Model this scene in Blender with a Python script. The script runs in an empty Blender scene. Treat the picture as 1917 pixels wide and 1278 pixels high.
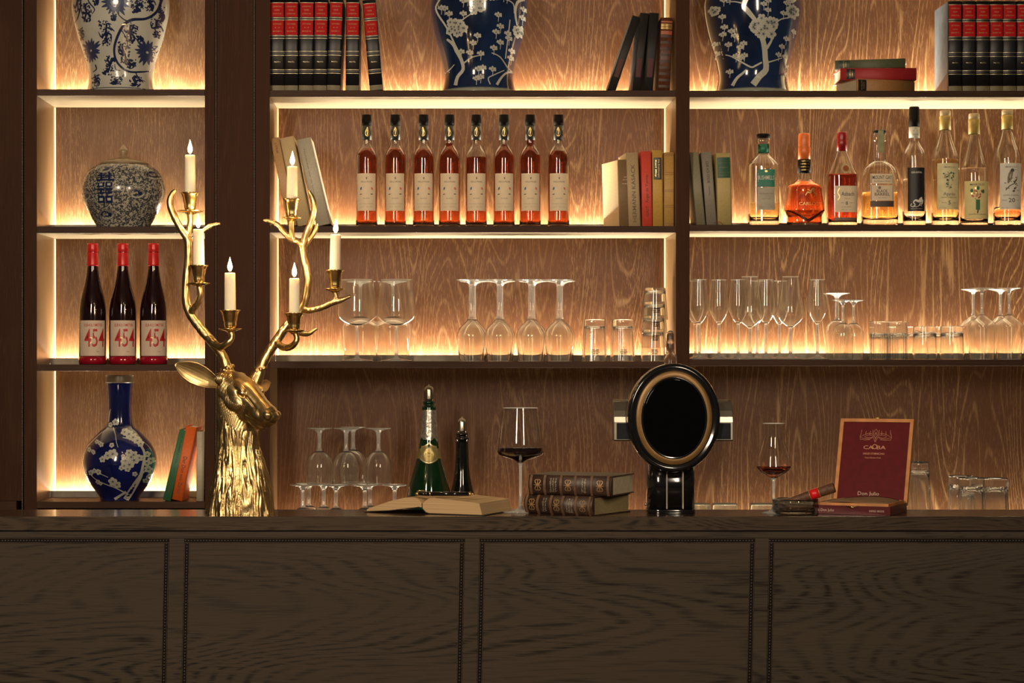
import bpy, bmesh, math, random
from mathutils import Vector, Matrix, noise
import numpy as np
random.seed(7)
PI = math.pi
SC = bpy.context.scene
COL = SC.collection

# ---------------------------------------------------------------- camera, world, exposure, added fill lights
F = 4092.0            # focal length in pixels of the 1917 px wide frame
VX, VY = 825.0, 675.0 # where the straight-ahead direction meets the frame
H = 1.46              # eye height
cam_d = bpy.data.cameras.new('camera')
cam_d.sensor_width = 36.0
cam_d.lens = F / 1917.0 * 36.0
cam_d.shift_x = (958.5 - VX) / 1917.0
cam_d.shift_y = (VY - 639.0) / 1917.0
cam_d.clip_end = 60
cam = bpy.data.objects.new('camera', cam_d)
COL.objects.link(cam)
cam.location = (0, 0, H)
cam.rotation_euler = (PI / 2, 0, 0)
SC.camera = cam

W = bpy.data.worlds.new('dim_room'); SC.world = W; W.use_nodes = True
W.node_tree.nodes['Background'].inputs[0].default_value = (1.0, 0.86, 0.68, 1)
W.node_tree.nodes['Background'].inputs[1].default_value = 0.035

def area(name, loc, rot, sx, sy, power, col):
    d = bpy.data.lights.new(name, 'AREA'); d.shape = 'RECTANGLE'; d.size = sx; d.size_y = sy
    d.energy = power; d.color = col
    o = bpy.data.objects.new(name, d); COL.objects.link(o)
    o.location = loc; o.rotation_euler = rot
    return o
WARM = (1.0, 0.885, 0.66)
area('added_fill_left', (-1.25, 1.9, 2.42), (math.radians(62), 0, math.radians(-16)), 0.34, 1.1, 72, (1.0, 0.80, 0.58))  # added fill lamp out of view, lights the fronts and streaks the bottles
area('added_fill_right', (1.15, 1.5, 2.42), (math.radians(64), 0, math.radians(14)), 0.30, 1.1, 50, (1.0, 0.80, 0.58))  # second added fill lamp, unseen, brightens faces turned to the right
LED_W = 13.5           # watts per metre of the shelf strips
CANDLE_W = 0.75

vs = SC.view_settings
vs.view_transform = 'Standard'
try: vs.look = 'None'
except Exception: pass
vs.gamma = 1.0; vs.use_curve_mapping = False; vs.exposure = 0.0
cy = SC.cycles
cy.max_bounces = 14; cy.transmission_bounces = 12; cy.glossy_bounces = 4; cy.diffuse_bounces = 3
cy.transparent_max_bounces = 12
cy.sample_clamp_indirect = 6.0; cy.blur_glossy = 0.6
cy.use_denoising = True
cy.caustics_refractive = True; cy.caustics_reflective = False

# ---------------------------------------------------------------- pixel helpers (a pixel at a known distance)
def X(px, Y): return (px - VX) / F * Y
def Z(py, Y): return H - (py - VY) / F * Y
def P(px, py, Y): return Vector((X(px, Y), Y, Z(py, Y)))

# ---------------------------------------------------------------- materials
def new_mat(name):
    m = bpy.data.materials.new(name); m.use_nodes = True
    nt = m.node_tree; b = nt.nodes['Principled BSDF']
    return m, nt, b
def setv(b, k, v):
    if k in b.inputs: b.inputs[k].default_value = v
def ramp(nt, fac, stops):
    r = nt.nodes.new('ShaderNodeValToRGB')
    els = r.color_ramp.elements
    while len(els) > 1: els.remove(els[-1])
    els[0].position = stops[0][0]; els[0].color = tuple(stops[0][1]) + (1,)
    for p, c in stops[1:]:
        e = els.new(p); e.color = tuple(c) + (1,)
    nt.links.new(fac, r.inputs[0])
    return r.outputs[0]
def mapping(nt, scale, loc=(0, 0, 0), rot=(0, 0, 0), src='Object'):
    tc = nt.nodes.new('ShaderNodeTexCoord'); mp = nt.nodes.new('ShaderNodeMapping')
    mp.inputs['Scale'].default_value = scale; mp.inputs['Location'].default_value = loc
    mp.inputs['Rotation'].default_value = rot
    nt.links.new(tc.outputs[src], mp.inputs['Vector'])
    return mp.outputs[0]
def noise_n(nt, vec, scale=1, detail=2, rough=.5, dist=0):
    n = nt.nodes.new('ShaderNodeTexNoise')
    n.inputs['Scale'].default_value = scale; n.inputs['Detail'].default_value = detail
    n.inputs['Roughness'].default_value = rough; n.inputs['Distortion'].default_value = dist
    nt.links.new(vec, n.inputs['Vector'])
    return n.outputs['Fac'] if 'Fac' in n.outputs else n.outputs[0]
def mth(nt, op, a, b=None):
    n = nt.nodes.new('ShaderNodeMath'); n.operation = op
    for i, v in enumerate((a, b)):
        if v is None: continue
        if isinstance(v, (int, float)): n.inputs[i].default_value = v
        else: nt.links.new(v, n.inputs[i])
    return n.outputs[0]
def mixc(nt, fac, a, b):
    n = nt.nodes.new('ShaderNodeMix'); n.data_type = 'RGBA'
    if isinstance(fac, (int, float)): n.inputs[0].default_value = fac
    else: nt.links.new(fac, n.inputs[0])
    for i, v in ((6, a), (7, b)):
        if isinstance(v, (tuple, list)): n.inputs[i].default_value = tuple(v[:3]) + (1,)
        else: nt.links.new(v, n.inputs[i])
    return n.outputs[2]
def bump(nt, b, h, strength=.3, dist=.001):
    n = nt.nodes.new('ShaderNodeBump'); n.inputs['Strength'].default_value = strength
    n.inputs['Distance'].default_value = dist
    nt.links.new(h, n.inputs['Height']); nt.links.new(n.outputs[0], b.inputs['Normal'])

def plain(name, col, rough=.5, metal=0.0, var=.12, nscale=60, spec=None, coat=0, sss=0, bumpy=0):
    m, nt, b = new_mat(name)
    v = mapping(nt, (1, 1, 1)); n = noise_n(nt, v, nscale, 3)
    lo = tuple(c * (1 - var) for c in col); hi = tuple(min(1, c * (1 + var)) for c in col)
    nt.links.new(ramp(nt, n, [(.3, lo), (.7, hi)]), b.inputs['Base Color'])
    b.inputs['Roughness'].default_value = rough; b.inputs['Metallic'].default_value = metal
    if spec is not None: setv(b, 'Specular IOR Level', spec)
    if coat: setv(b, 'Coat Weight', coat); setv(b, 'Coat Roughness', .06)
    if sss:
        setv(b, 'Subsurface Weight', sss); setv(b, 'Subsurface Radius', (.02, .008, .003)); setv(b, 'Subsurface Scale', 1.0)
    if bumpy: bump(nt, b, n, bumpy, .001)
    return m
def glassm(name, col=(1, 1, 1), rough=0.0, ior=1.5, tr=1.0):
    m, nt, b = new_mat(name)
    v = mapping(nt, (1, 1, 1)); n = noise_n(nt, v, 9, 1)
    nt.links.new(ramp(nt, n, [(.3, tuple(c * .985 for c in col)), (.7, col)]), b.inputs['Base Color'])
    b.inputs['Roughness'].default_value = rough
    setv(b, 'Transmission Weight', tr); b.inputs['IOR'].default_value = ior
    return m
def emitm(name, col, strength):
    m, nt, b = new_mat(name)
    b.inputs['Base Color'].default_value = tuple(col) + (1,)
    setv(b, 'Emission Color', tuple(col) + (1,)); setv(b, 'Emission Strength', strength)
    return m

def wood(name, base, dark, line, vertical=True, rough=.5, freq=15, line_amt=.6, pore_amt=.5, pore_col=None,
         lowx=2.6, lowz=.45, coat=0, seed=0.0, bump_s=.25, pscale=(330, 15), thin=.10, spec=.3, dash=(160, 5), dash_lo=.42, dist=.15):
    """oak: broken contour lines give the cathedral grain, fine short pores run along the board"""
    m, nt, b = new_mat(name)
    s = (lowx, lowx, lowz) if vertical else (lowz, lowx, lowx)
    st = lambda q: (q[0], q[0], q[1]) if vertical else (q[1], q[0], q[0])
    n1 = noise_n(nt, mapping(nt, s, (seed, seed * 2, seed * 3)), 1, 2.5, .45, dist)
    f = mth(nt, 'PINGPONG', mth(nt, 'MULTIPLY', n1, freq), .5)
    n2 = noise_n(nt, mapping(nt, st(pscale)), 1, 2, .6)
    nd = noise_n(nt, mapping(nt, st(dash), (1, 5, 2)), 1, 2, .55)
    jit = mth(nt, 'ADD', f, mth(nt, 'MULTIPLY', mth(nt, 'SUBTRACT', n2, .5), .30))
    lines = ramp(nt, jit, [(0.0, (1, 1, 1)), (thin, (.7, .7, .7)), (thin * 2.4, (0, 0, 0))])
    dashes = ramp(nt, nd, [(dash_lo, (0, 0, 0)), (dash_lo + .12, (1, 1, 1))])
    pores = ramp(nt, n2, [(.54, (0, 0, 0)), (.68, (1, 1, 1))])
    n3 = noise_n(nt, mapping(nt, (s[0] * .8, s[1] * .8, s[2] * .8), (4.2 + seed, 1, 7)), 1, 3)
    c0 = ramp(nt, n3, [(.32, dark), (.62, base)])
    n5 = noise_n(nt, mapping(nt, (s[0] * 3, s[1] * 3, s[2] * 3), (2.2, 1, 7 + seed)), 1, 2)
    blot = ramp(nt, n5, [(.36, (0, 0, 0)), (.62, (1, 1, 1))])
    lm = mth(nt, 'MULTIPLY', mth(nt, 'MULTIPLY', lines, dashes), mth(nt, 'MULTIPLY', line_amt, mth(nt, 'ADD', .35, mth(nt, 'MULTIPLY', blot, .65))))
    c1 = mixc(nt, lm, c0, line)
    c2 = mixc(nt, mth(nt, 'MULTIPLY', pores, mth(nt, 'MULTIPLY', pore_amt, mth(nt, 'ADD', .3, mth(nt, 'MULTIPLY', blot, .7)))), c1, pore_col or line)
    nt.links.new(c2, b.inputs['Base Color'])
    b.inputs['Roughness'].default_value = rough; setv(b, 'Specular IOR Level', spec)
    bump(nt, b, mth(nt, 'ADD', n2, lm), bump_s, .0006)
    if coat: setv(b, 'Coat Weight', coat); setv(b, 'Coat Roughness', .12)
    return m

M = {}
def back_panel_mat(name, base, dark, line_amt, pore_amt, seed):
    return wood(name, base, dark, (.33, .205, .095), True, .45, 52, line_amt, pore_amt, lowx=3.3, lowz=.50, seed=seed, pscale=(600, 46), thin=.055, dash=(260, 14), dash_lo=.38, bump_s=.4)
PANEL = {'L': back_panel_mat('limed_oak_back_left', (.092, .040, .015), (.072, .029, .010), .22, .50, 0.0),
         'M': back_panel_mat('limed_oak_back_middle', (.080, .0270, .0080), (.062, .0215, .0068), .36, .36, 0.6),
         'R': back_panel_mat('limed_oak_back_right', (.080, .0285, .0088), (.062, .0225, .0072), .66, .36, 1.3)}
M['oak'] = wood('smoked_oak_frame', (.052, .019, .0085), (.040, .0145, .007), (.085, .040, .02), True, .62, 20, .25, .4, spec=.12)
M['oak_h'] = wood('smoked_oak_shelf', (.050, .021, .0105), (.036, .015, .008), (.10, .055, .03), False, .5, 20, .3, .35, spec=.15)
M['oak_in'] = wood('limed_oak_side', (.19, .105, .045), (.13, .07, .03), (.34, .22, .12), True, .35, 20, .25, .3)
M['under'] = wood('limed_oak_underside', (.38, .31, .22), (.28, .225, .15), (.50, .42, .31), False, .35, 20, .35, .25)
M['bar'] = wood('grey_oak_bar', (.054, .041, .029), (.041, .032, .0235), (.010, .008, .007), False, .6, 70, 1.0, .8, (.016, .012, .009),
                lowx=3.2, lowz=.42, seed=3.0, pscale=(300, 11), thin=.11, dash=(260, 9), dash_lo=.42, spec=.15)
M['bartop'] = wood('polished_oak_top', (.060, .032, .018), (.035, .020, .012), (.012, .008, .006), False, .24, 30, .6, .35, (.018, .011, .008),
                   lowx=6, lowz=.8, coat=.6, seed=1.0, bump_s=.08, spec=.5)
M['baredge'] = wood('oak_edge', (.060, .042, .027), (.040, .028, .019), (.010, .008, .006), False, .6, 60, .9, .6, (.014, .011, .009),
                    lowx=9, lowz=.8, seed=5.0, pscale=(300, 12), thin=.14, spec=.12, dash=(220, 10))
M['black'] = plain('black_lacquer', (.006, .006, .007), .12, coat=.5)
M['blackm'] = plain('dark_bead_wood', (.007, .005, .004), .6, spec=.1)
M['bead'] = plain('silvery_beads', (.40, .33, .26), .35, .4)
M['alu'] = plain('grey_profile', (.20, .17, .13), .45, .3)
M['led'] = emitm('led_tape', (1.0, .86, .60), 40.0)
M['gold'] = plain('antique_gold', (.64, .45, .20), .32, 1.0, .12, 45)
M['goldhi'] = plain('polished_gold', (.86, .60, .24), .24, 1.0, .08, 45)
M['chrome'] = plain('brushed_chrome', (.40, .36, .29), .32, 1.0, .05)
M['wax'] = plain('ivory_wax', (.95, .84, .62), .45, 0, .03, 20, sss=.55)
M['flame'] = emitm('candle_flame', (1.0, .74, .40), 26.0)
M['wick'] = plain('burnt_wick', (.02, .015, .01), .9)
M['glass'] = glassm('clear_glass', (.99, 1.0, .985))
M['glassb'] = glassm('bar_glass', (1.0, .995, .95), tr=.74)  # milky white mixed into stems and feet stands in for caught light
M['rimw'] = glassm('painted_bright_rim', (1.0, .99, .93), .2, tr=.45)  # paler, less clear rim faces imitate light caught along the edge
M['glassw'] = glassm('bowl_glass', (1.0, .998, .96), .02, tr=.968)  # slight milkiness imitates the backlit brightness of bowls and tumblers
M['glassg'] = glassm('greenish_glass', (.88, .97, .88), tr=.85)
M['paper'] = plain('cream_paper', (.55, .44, .28), .75, var=.2, nscale=200)
M['pages'] = plain('page_edges', (.62, .52, .35), .8, var=.18, nscale=300)
M['pagesd'] = plain('old_page_edges', (.30, .23, .11), .8, var=.2, nscale=300)

# ---------------------------------------------------------------- mesh builder
_txt = {}
def text_geo(s, cuts=0):
    if (s, cuts) in _txt: return _txt[(s, cuts)]
    c = bpy.data.curves.new('t', 'FONT'); c.body = s; c.size = 1.0; c.resolution_u = 2
    c.fill_mode = 'FRONT'; c.offset = .004
    o = bpy.data.objects.new('t', c); COL.objects.link(o)
    dg = bpy.context.evaluated_depsgraph_get(); e = o.evaluated_get(dg); me = e.to_mesh()
    if cuts:
        bm = bmesh.new(); bm.from_mesh(me)
        xs = [v.co.x for v in bm.verts]; a_, b_ = min(xs), max(xs)
        for i in range(1, cuts):
            bmesh.ops.bisect_plane(bm, geom=bm.verts[:] + bm.edges[:] + bm.faces[:], dist=1e-6, plane_co=(a_ + (b_ - a_) * i / cuts, 0, 0), plane_no=(1, 0, 0))
        bm.verts.index_update()
        vs_ = [(v.co.x, v.co.y) for v in bm.verts]; fs = [tuple(v.index for v in f.verts) for f in bm.faces]; bm.free()
    else:
        vs_ = [(v.co.x, v.co.y) for v in me.vertices]; fs = [tuple(p.vertices) for p in me.polygons]
    e.to_mesh_clear(); bpy.data.objects.remove(o); bpy.data.curves.remove(c)
    if vs_:
        x0 = min(v[0] for v in vs_); x1 = max(v[0] for v in vs_); y0 = min(v[1] for v in vs_); y1 = max(v[1] for v in vs_)
    else: x0 = x1 = y0 = y1 = 0
    _txt[(s, cuts)] = (vs_, fs, x0, x1, y0, y1)
    return _txt[(s, cuts)]

class MB:
    def __init__(s): s.v = []; s.f = []; s.m = []; s.s = []
    def add(s, vs_, fs, m=0, smooth=False):
        o = len(s.v); s.v += [tuple(p) for p in vs_]
        for f in fs: s.f.append(tuple(i + o for i in f)); s.m.append(m); s.s.append(smooth)
        return s
    def box(s, x0, x1, y0, y1, z0, z1, m=0):
        v = [(x, y, z) for x in (x0, x1) for y in (y0, y1) for z in (z0, z1)]
        f = [(0, 1, 3, 2), (4, 6, 7, 5), (0, 4, 5, 1), (2, 3, 7, 6), (0, 2, 6, 4), (1, 5, 7, 3)]
        return s.add(v, f, m)
    def prism(s, pts, fa, fb, m=0, smooth=False):
        """closed outline pts -> two caps fa(p), fb(p) joined"""
        n = len(pts); v = [fa(p) for p in pts] + [fb(p) for p in pts]
        s.add(v, [(i, (i + 1) % n, n + (i + 1) % n, n + i) for i in range(n)], m, smooth)
        o = len(s.v) - 2 * n
        s.f += [tuple(range(o + n - 1, o - 1, -1)), tuple(range(o + n, o + 2 * n))]; s.m += [m, m]; s.s += [False, False]
        return s
    def lathe(s, prof, seg=40, c=(0, 0, 0), m=0, sx=1, sy=1, pw=2.0, ribs=0, ramp_=0, twist=0, ribz=None, mats=None):
        """prof: list of (z, r); r==0 gives a pole. Bottom to top gives outward normals."""
        rings = []; v = []; f = []
        for (z, r) in prof:
            if r <= 1e-7: rings.append([len(v)]); v.append((c[0], c[1], c[2] + z)); continue
            ring = []
            for k in range(seg):
                a = 2 * PI * k / seg; ca, sa = math.cos(a), math.sin(a)
                rr = 1.0
                if pw != 2.0: rr = 1.0 / (abs(ca) ** pw + abs(sa) ** pw) ** (1 / pw)
                if ribs and (ribz is None or ribz[0] <= z <= ribz[1]): rr *= 1 + ramp_ * math.cos(ribs * (a + twist * z))
                ring.append(len(v)); v.append((c[0] + r * sx * rr * ca, c[1] + r * sy * rr * sa, c[2] + z))
            rings.append(ring)
        ms = []
        for j, (a, b) in enumerate(zip(rings, rings[1:])):
            mm = mats[j] if mats else m
            if len(a) == 1 and len(b) == 1: continue
            for k in range(seg):
                k2 = (k + 1) % seg
                if len(a) == 1: f.append((a[0], b[k2], b[k]))
                elif len(b) == 1: f.append((a[k], a[k2], b[0]))
                else: f.append((a[k], a[k2], b[k2], b[k]))
                ms.append(mm)
        o = len(s.v); s.v += v
        for ff, mm in zip(f, ms): s.f.append(tuple(i + o for i in ff)); s.m.append(mm); s.s.append(True)
        return s
    def tube(s, pts, rad, seg=12, m=0, cap=True, flat=1.0):
        pts = [Vector(p) for p in pts]; n = len(pts)
        if isinstance(rad, (int, float)): rad = [rad] * n
        up = Vector((0, 0, 1)); v = []; f = []
        t0 = (pts[1] - pts[0]).normalized()
        a = t0.cross(up)
        if a.length < .1: a = t0.cross(Vector((1, 0, 0)))
        a.normalize()
        for i in range(n):
            t = (pts[min(i + 1, n - 1)] - pts[max(i - 1, 0)]).normalized()
            a = (a - t * a.dot(t)).normalized(); b = t.cross(a)
            for k in range(seg):
                th = 2 * PI * k / seg
                v.append(pts[i] + (a * math.cos(th) + b * math.sin(th) * flat) * rad[i])
        for i in range(n - 1):
            for k in range(seg):
                k2 = (k + 1) % seg
                f.append((i * seg + k, i * seg + k2, (i + 1) * seg + k2, (i + 1) * seg + k))
        s.add(v, f, m, True)
        if cap:
            o = len(s.v) - len(v)
            s.f.append(tuple(o + k for k in range(seg - 1, -1, -1))); s.m.append(m); s.s.append(False)
            s.f.append(tuple(o + (n - 1) * seg + k for k in range(seg))); s.m.append(m); s.s.append(False)
        return s
    def ball(s, c, r, m=0, seg=12, rings=8, rot=None):
        if isinstance(r, (int, float)): r = (r, r, r)
        v = [(0, 0, -1)]; f = []
        for i in range(1, rings):
            ph = -PI / 2 + PI * i / rings
            for k in range(seg):
                a = 2 * PI * k / seg; v.append((math.cos(ph) * math.cos(a), math.cos(ph) * math.sin(a), math.sin(ph)))
        v.append((0, 0, 1)); L = len(v) - 1
        for k in range(seg):
            k2 = (k + 1) % seg
            f.append((0, 1 + k2, 1 + k)); f.append((L, L - seg + k, L - seg + k2))
            for i in range(rings - 2):
                a = 1 + i * seg
                f.append((a + k, a + k2, a + seg + k2, a + seg + k))
        out = []
        for p in v:
            q = Vector((p[0] * r[0], p[1] * r[1], p[2] * r[2]))
            if rot is not None: q = rot @ q
            out.append(q + Vector(c))
        return s.add(out, f, m, True)
    def patch(s, fn, u0, u1, v0, v1, nu=8, nv=1, m=0, smooth=True):
        v = [fn(u0 + (u1 - u0) * i / nu, v0 + (v1 - v0) * j / nv) for j in range(nv + 1) for i in range(nu + 1)]
        f = [(j * (nu + 1) + i, j * (nu + 1) + i + 1, (j + 1) * (nu + 1) + i + 1, (j + 1) * (nu + 1) + i) for j in range(nv) for i in range(nu)]
        return s.add(v, f, m, smooth)
    def text(s, t, fn, u, v, h, m=0, w=None, d='h', ital=0, px=0):
        """centred at (u, v), cap height h, squeezed to width w; d: 'h' across, 'u' reads upward, 'd' reads downward"""
        g, fs, x0, x1, y0, y1 = text_geo(t, 22 if (px and h > .0075) else 0)
        if not g: return s
        if px: h *= px; w = None if w is None else w * px
        k = h / .70
        kx = k if w is None else w / max(1e-6, x1 - x0)
        cx = (x0 + x1) / 2
        out = []
        for (a, b) in g:
            p = (a - cx) * kx + ital * b * k; q = (b - .35) * k
            if d == 'h': out.append(fn(u + p, v + q))
            elif d == 'u': out.append(fn(u - q, v + p))
            else: out.append(fn(u + q, v - p))
        return s.add(out, fs, m)
    def disc(s, fn, u, v, r, n=8, m=0, ry=None, rot=0):
        ry = ry or r; c, q = math.cos(rot), math.sin(rot)
        pts = []
        for k in range(n):
            a = 2 * PI * k / n; x = r * math.cos(a); y = ry * math.sin(a)
            pts.append(fn(u + x * c - y * q, v + x * q + y * c))
        return s.add(pts, [tuple(range(n))], m)
    def ribbon(s, fn, pts, w, m=0, sub=3):
        """pts in (u,v); w one width or list"""
        n = len(pts)
        if isinstance(w, (int, float)): w = [w] * n
        if len(w) != n: w = [w[min(len(w) - 1, round(i * (len(w) - 1) / (n - 1)))] for i in range(n)]
        L = []; Wd = []
        for i in range(n - 1):
            for k in range(sub):
                t = k / sub
                p0 = pts[max(i - 1, 0)]; p1 = pts[i]; p2 = pts[i + 1]; p3 = pts[min(i + 2, n - 1)]
                q = tuple(.5 * ((2 * p1[j]) + (-p0[j] + p2[j]) * t + (2 * p0[j] - 5 * p1[j] + 4 * p2[j] - p3[j]) * t * t + (-p0[j] + 3 * p1[j] - 3 * p2[j] + p3[j]) * t ** 3) for j in (0, 1))
                L.append(q); Wd.append(w[i] * (1 - t) + w[i + 1] * t)
        L.append(tuple(pts[-1][:2])); Wd.append(w[-1])
        v = []
        for i, p in enumerate(L):
            a = L[max(i - 1, 0)]; b = L[min(i + 1, len(L) - 1)]
            dx, dy = b[0] - a[0], b[1] - a[1]; l = math.hypot(dx, dy) or 1
            nx, ny = -dy / l * Wd[i] / 2, dx / l * Wd[i] / 2
            v += [fn(p[0] - nx, p[1] - ny), fn(p[0] + nx, p[1] + ny)]
        return s.add(v, [(2 * i, 2 * i + 2, 2 * i + 3, 2 * i + 1) for i in range(len(L) - 1)], m)
    def mesh(s, name, mats):
        me = bpy.data.meshes.new(name); me.from_pydata(s.v, [], s.f)
        for mt in (mats if isinstance(mats, (list, tuple)) else [mats]): me.materials.append(mt)
        me.polygons.foreach_set('material_index', s.m); me.polygons.foreach_set('use_smooth', s.s)
        me.update(); return me
    def build(s, name, mats, parent=None, loc=(0, 0, 0), rot=(0, 0, 0), bev=0, label=None):
        o = bpy.data.objects.new(name, s.mesh(name, mats)); COL.objects.link(o)
        o.location = loc; o.rotation_euler = rot
        if parent is not None: o.parent = parent
        if bev:
            b = o.modifiers.new('bevel', 'BEVEL'); b.width = bev; b.segments = 2; b.limit_method = 'ANGLE'; b.angle_limit = .9
        if label: o['label'] = label
        return o

def thing(name, label, cat, loc=(0, 0, 0), rot=(0, 0, 0), group=None):
    o = bpy.data.objects.new(name, None); COL.objects.link(o); o.empty_display_size = .05
    o.location = loc; o.rotation_euler = rot; o['label'] = label; o['category'] = cat
    if group: o['group'] = group
    return o
def tag(o, label, cat, group=None):
    o['label'] = label; o['category'] = cat
    if group: o['group'] = group
    return o
def struct(o): o['kind'] = 'structure'; return o
def dup(root, loc=None, rot=None, label=None, group=None, parent=None):
    r = root.copy(); COL.objects.link(r)
    if loc is not None: r.location = loc
    if rot is not None: r.rotation_euler = rot
    if label: r['label'] = label
    if group: r['group'] = group
    if parent is not None: r.parent = parent
    for ch in list(root.children): dup(ch, parent=r)
    return r
def shell(outer, wall, floor_t):
    """closed thin vessel: outer [(z, r)] from base to rim"""
    zb = outer[0][0]
    inner = [(max(z, zb + floor_t), max(r - wall, .0005)) for z, r in outer if z >= zb + floor_t * .9 and r > wall + .0006]
    return [(zb, 0)] + outer + inner[::-1] + [(zb + floor_t, 0)]
def smooth_prof(pts, n=4):
    """Catmull-Rom through (z, r)"""
    out = []
    for i in range(len(pts) - 1):
        p0 = pts[max(i - 1, 0)]; p1 = pts[i]; p2 = pts[i + 1]; p3 = pts[min(i + 2, len(pts) - 1)]
        for k in range(n):
            t = k / n
            q = [.5 * ((2 * p1[j]) + (-p0[j] + p2[j]) * t + (2 * p0[j] - 5 * p1[j] + 4 * p2[j] - p3[j]) * t * t + (-p0[j] + 3 * p1[j] - 3 * p2[j] + p3[j]) * t ** 3) for j in range(len(p1))]
            q[1] = max(q[1], 0) if len(q) == 2 else q[1]
            out.append(tuple(q))
    out.append(tuple(pts[-1]))
    return out
def interp(prof, z):
    for (a, ra), (b, rb) in zip(prof, prof[1:]):
        if a <= z <= b: return ra + (rb - ra) * (z - a) / max(1e-9, b - a)
    return prof[0][1] if z < prof[0][0] else prof[-1][1]

def tight(out, wall, lift=.0003):
    """close support loops each side of a rim, so that it shades as an edge"""
    zt, rt = out[-1]; z1 = zt - .0006; r1 = interp(out, z1)
    return [p for p in out if p[0] < z1 - 1e-6] + [(z1, r1), (zt, rt), (zt + lift, rt - wall * .5), (zt, rt - wall), (z1, r1 - wall)]
# ---------------------------------------------------------------- the room
YF, YB, YLIP = 6.0, 6.276, 6.205      # front of shelves, back panel, light profile
ZTOP = 2.86
def room():
    mb = MB(); mb.box(-4.5, 5.0, -2.5, 6.8, -.05, 0)
    struct(mb.build('floor', wood('floor_boards', (.10, .06, .035), (.06, .035, .02), (.03, .02, .012), False, .4)))
    mb = MB(); mb.box(-4.5, 5.0, -2.5, 6.8, 3.0, 3.05)
    struct(mb.build('ceiling', plain('dim_ceiling', (.10, .085, .07), .9)))
    mb = MB(); mb.box(-4.5, 5.0, 6.42, 6.5, 0, 3.0)
    struct(mb.build('wall_back', plain('brown_plaster', (.06, .04, .03), .8)))
room()

SHELF_PX = {'L': [167, 424, 682, 939], 'M': [169, 423, 676], 'R': [169.8, 420.5, 672.5]}
SH = {k: [Z(p, YF) for p in v] for k, v in SHELF_PX.items()}
SH_T = 12.3 / F * YF
WT = H - .50                           # back worktop
BAYS = {'L': (X(69, YF), X(383.5, YF)), 'M': (X(505, YF), X(1265, YF)), 'R': (X(1291, YF), X(2120, YF))}
UNIT = {'L': thing('shelf_unit', 'narrow open oak shelf bay with lit shelves left of the beaded pilaster', 'shelf'),
        'M': thing('shelf_unit', 'wide open oak shelf bay behind the gold stag and the eight amber bottles', 'shelf'),
        'R': thing('shelf_unit', 'open oak shelf bay at the right behind the tap and the cigar box', 'shelf')}
corner_m = emitm('corner_tape', (1.0, .76, .42), .9)
for k, (x0, x1) in BAYS.items():
    u = UNIT[k]
    zb = SH['L'][3] - .02 if k == 'L' else WT
    mb = MB(); mb.box(x0 + .0002, x1 - .0002, YB, YB + .018, zb + .0005, ZTOP)
    mb.build('back_panel', PANEL[k], u)
    tops = SH[k] + [SH[k][0] + .3755]
    for i, z in enumerate(tops):
        mb = MB(); mb.box(x0, x1, YF, YLIP - .002 if False else YB, z - SH_T, z)
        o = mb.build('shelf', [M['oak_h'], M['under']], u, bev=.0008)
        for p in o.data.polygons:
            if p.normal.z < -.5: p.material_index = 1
    # the lit gap in the rear corners uses the same tape, dimmer
    # light profile along the back of every shelf, with the tape behind it
    zs = SH[k] + ([WT] if k != 'L' else [])
    for i, z in enumerate(zs):
        lip = .0178
        mb = MB()
        xa, xb = x0 + .0005, x1 - .0005
        mb.prism([(YLIP, z), (YLIP, z + lip), (YLIP + .004, z + lip), (YLIP + .007, z + .004), (YLIP + .007, z)],
                 lambda p: (xa, p[0], p[1]), lambda p: (xb, p[0], p[1]))
        mb.build('light_profile', M['alu'], u)
        mb = MB(); mb.box(xa, xb, YLIP + .012, YLIP + .030, z, z + .003)
        mb.build('led_strip', M['led'], u)
        wl = xb - xa
        wf = LED_W * wl * (1.0 if z > WT + .01 else (.09 if k == 'M' else .20))
        lt = area('shelf_led_light', ((xa + xb) / 2, YB - .014, z + .006), (PI, 0, 0), wl * .995, .018, wf, WARM)
        lt.rotation_euler = (PI, 0, 0)
    # short upright tapes in the rear corners
    for sx, xx in ((1, x0), (-1, x1)):
        if k == 'R' and sx == -1: continue
        for i, z in enumerate(SH[k]):
            zt = tops[i - 1] - SH_T if i else tops[-1] - SH_T
            mb = MB(); a, b = sorted((xx + sx * .0006, xx + sx * .0035))
            mb.box(a, b, YB - .012, YB - .001, z + .001, zt - .001)
            mb.build('corner_led', corner_m, u)
# uprights
def upright(unit, px0, px1, z0, sides, name='upright'):
    mb = MB(); mb.box(X(px0, YF), X(px1, YF), YF, YB + .018, z0, ZTOP)
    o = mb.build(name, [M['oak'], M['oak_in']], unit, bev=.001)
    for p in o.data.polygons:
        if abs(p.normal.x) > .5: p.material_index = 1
    return o
upright(UNIT['L'], 45, 69, WT - .1, 1)
upright(UNIT['R'], 1265.2, 1291, WT + .0005, 0, 'divider')
o = upright(UNIT['M'], 478.2, 505, WT + .0005, 0)
mb = MB(); mb.box(X(383.5, YF), X(402, YF), YF, YB + .018, WT - .1, ZTOP); mb.build('upright', [M['oak']], UNIT['L'], bev=.001)

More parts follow.
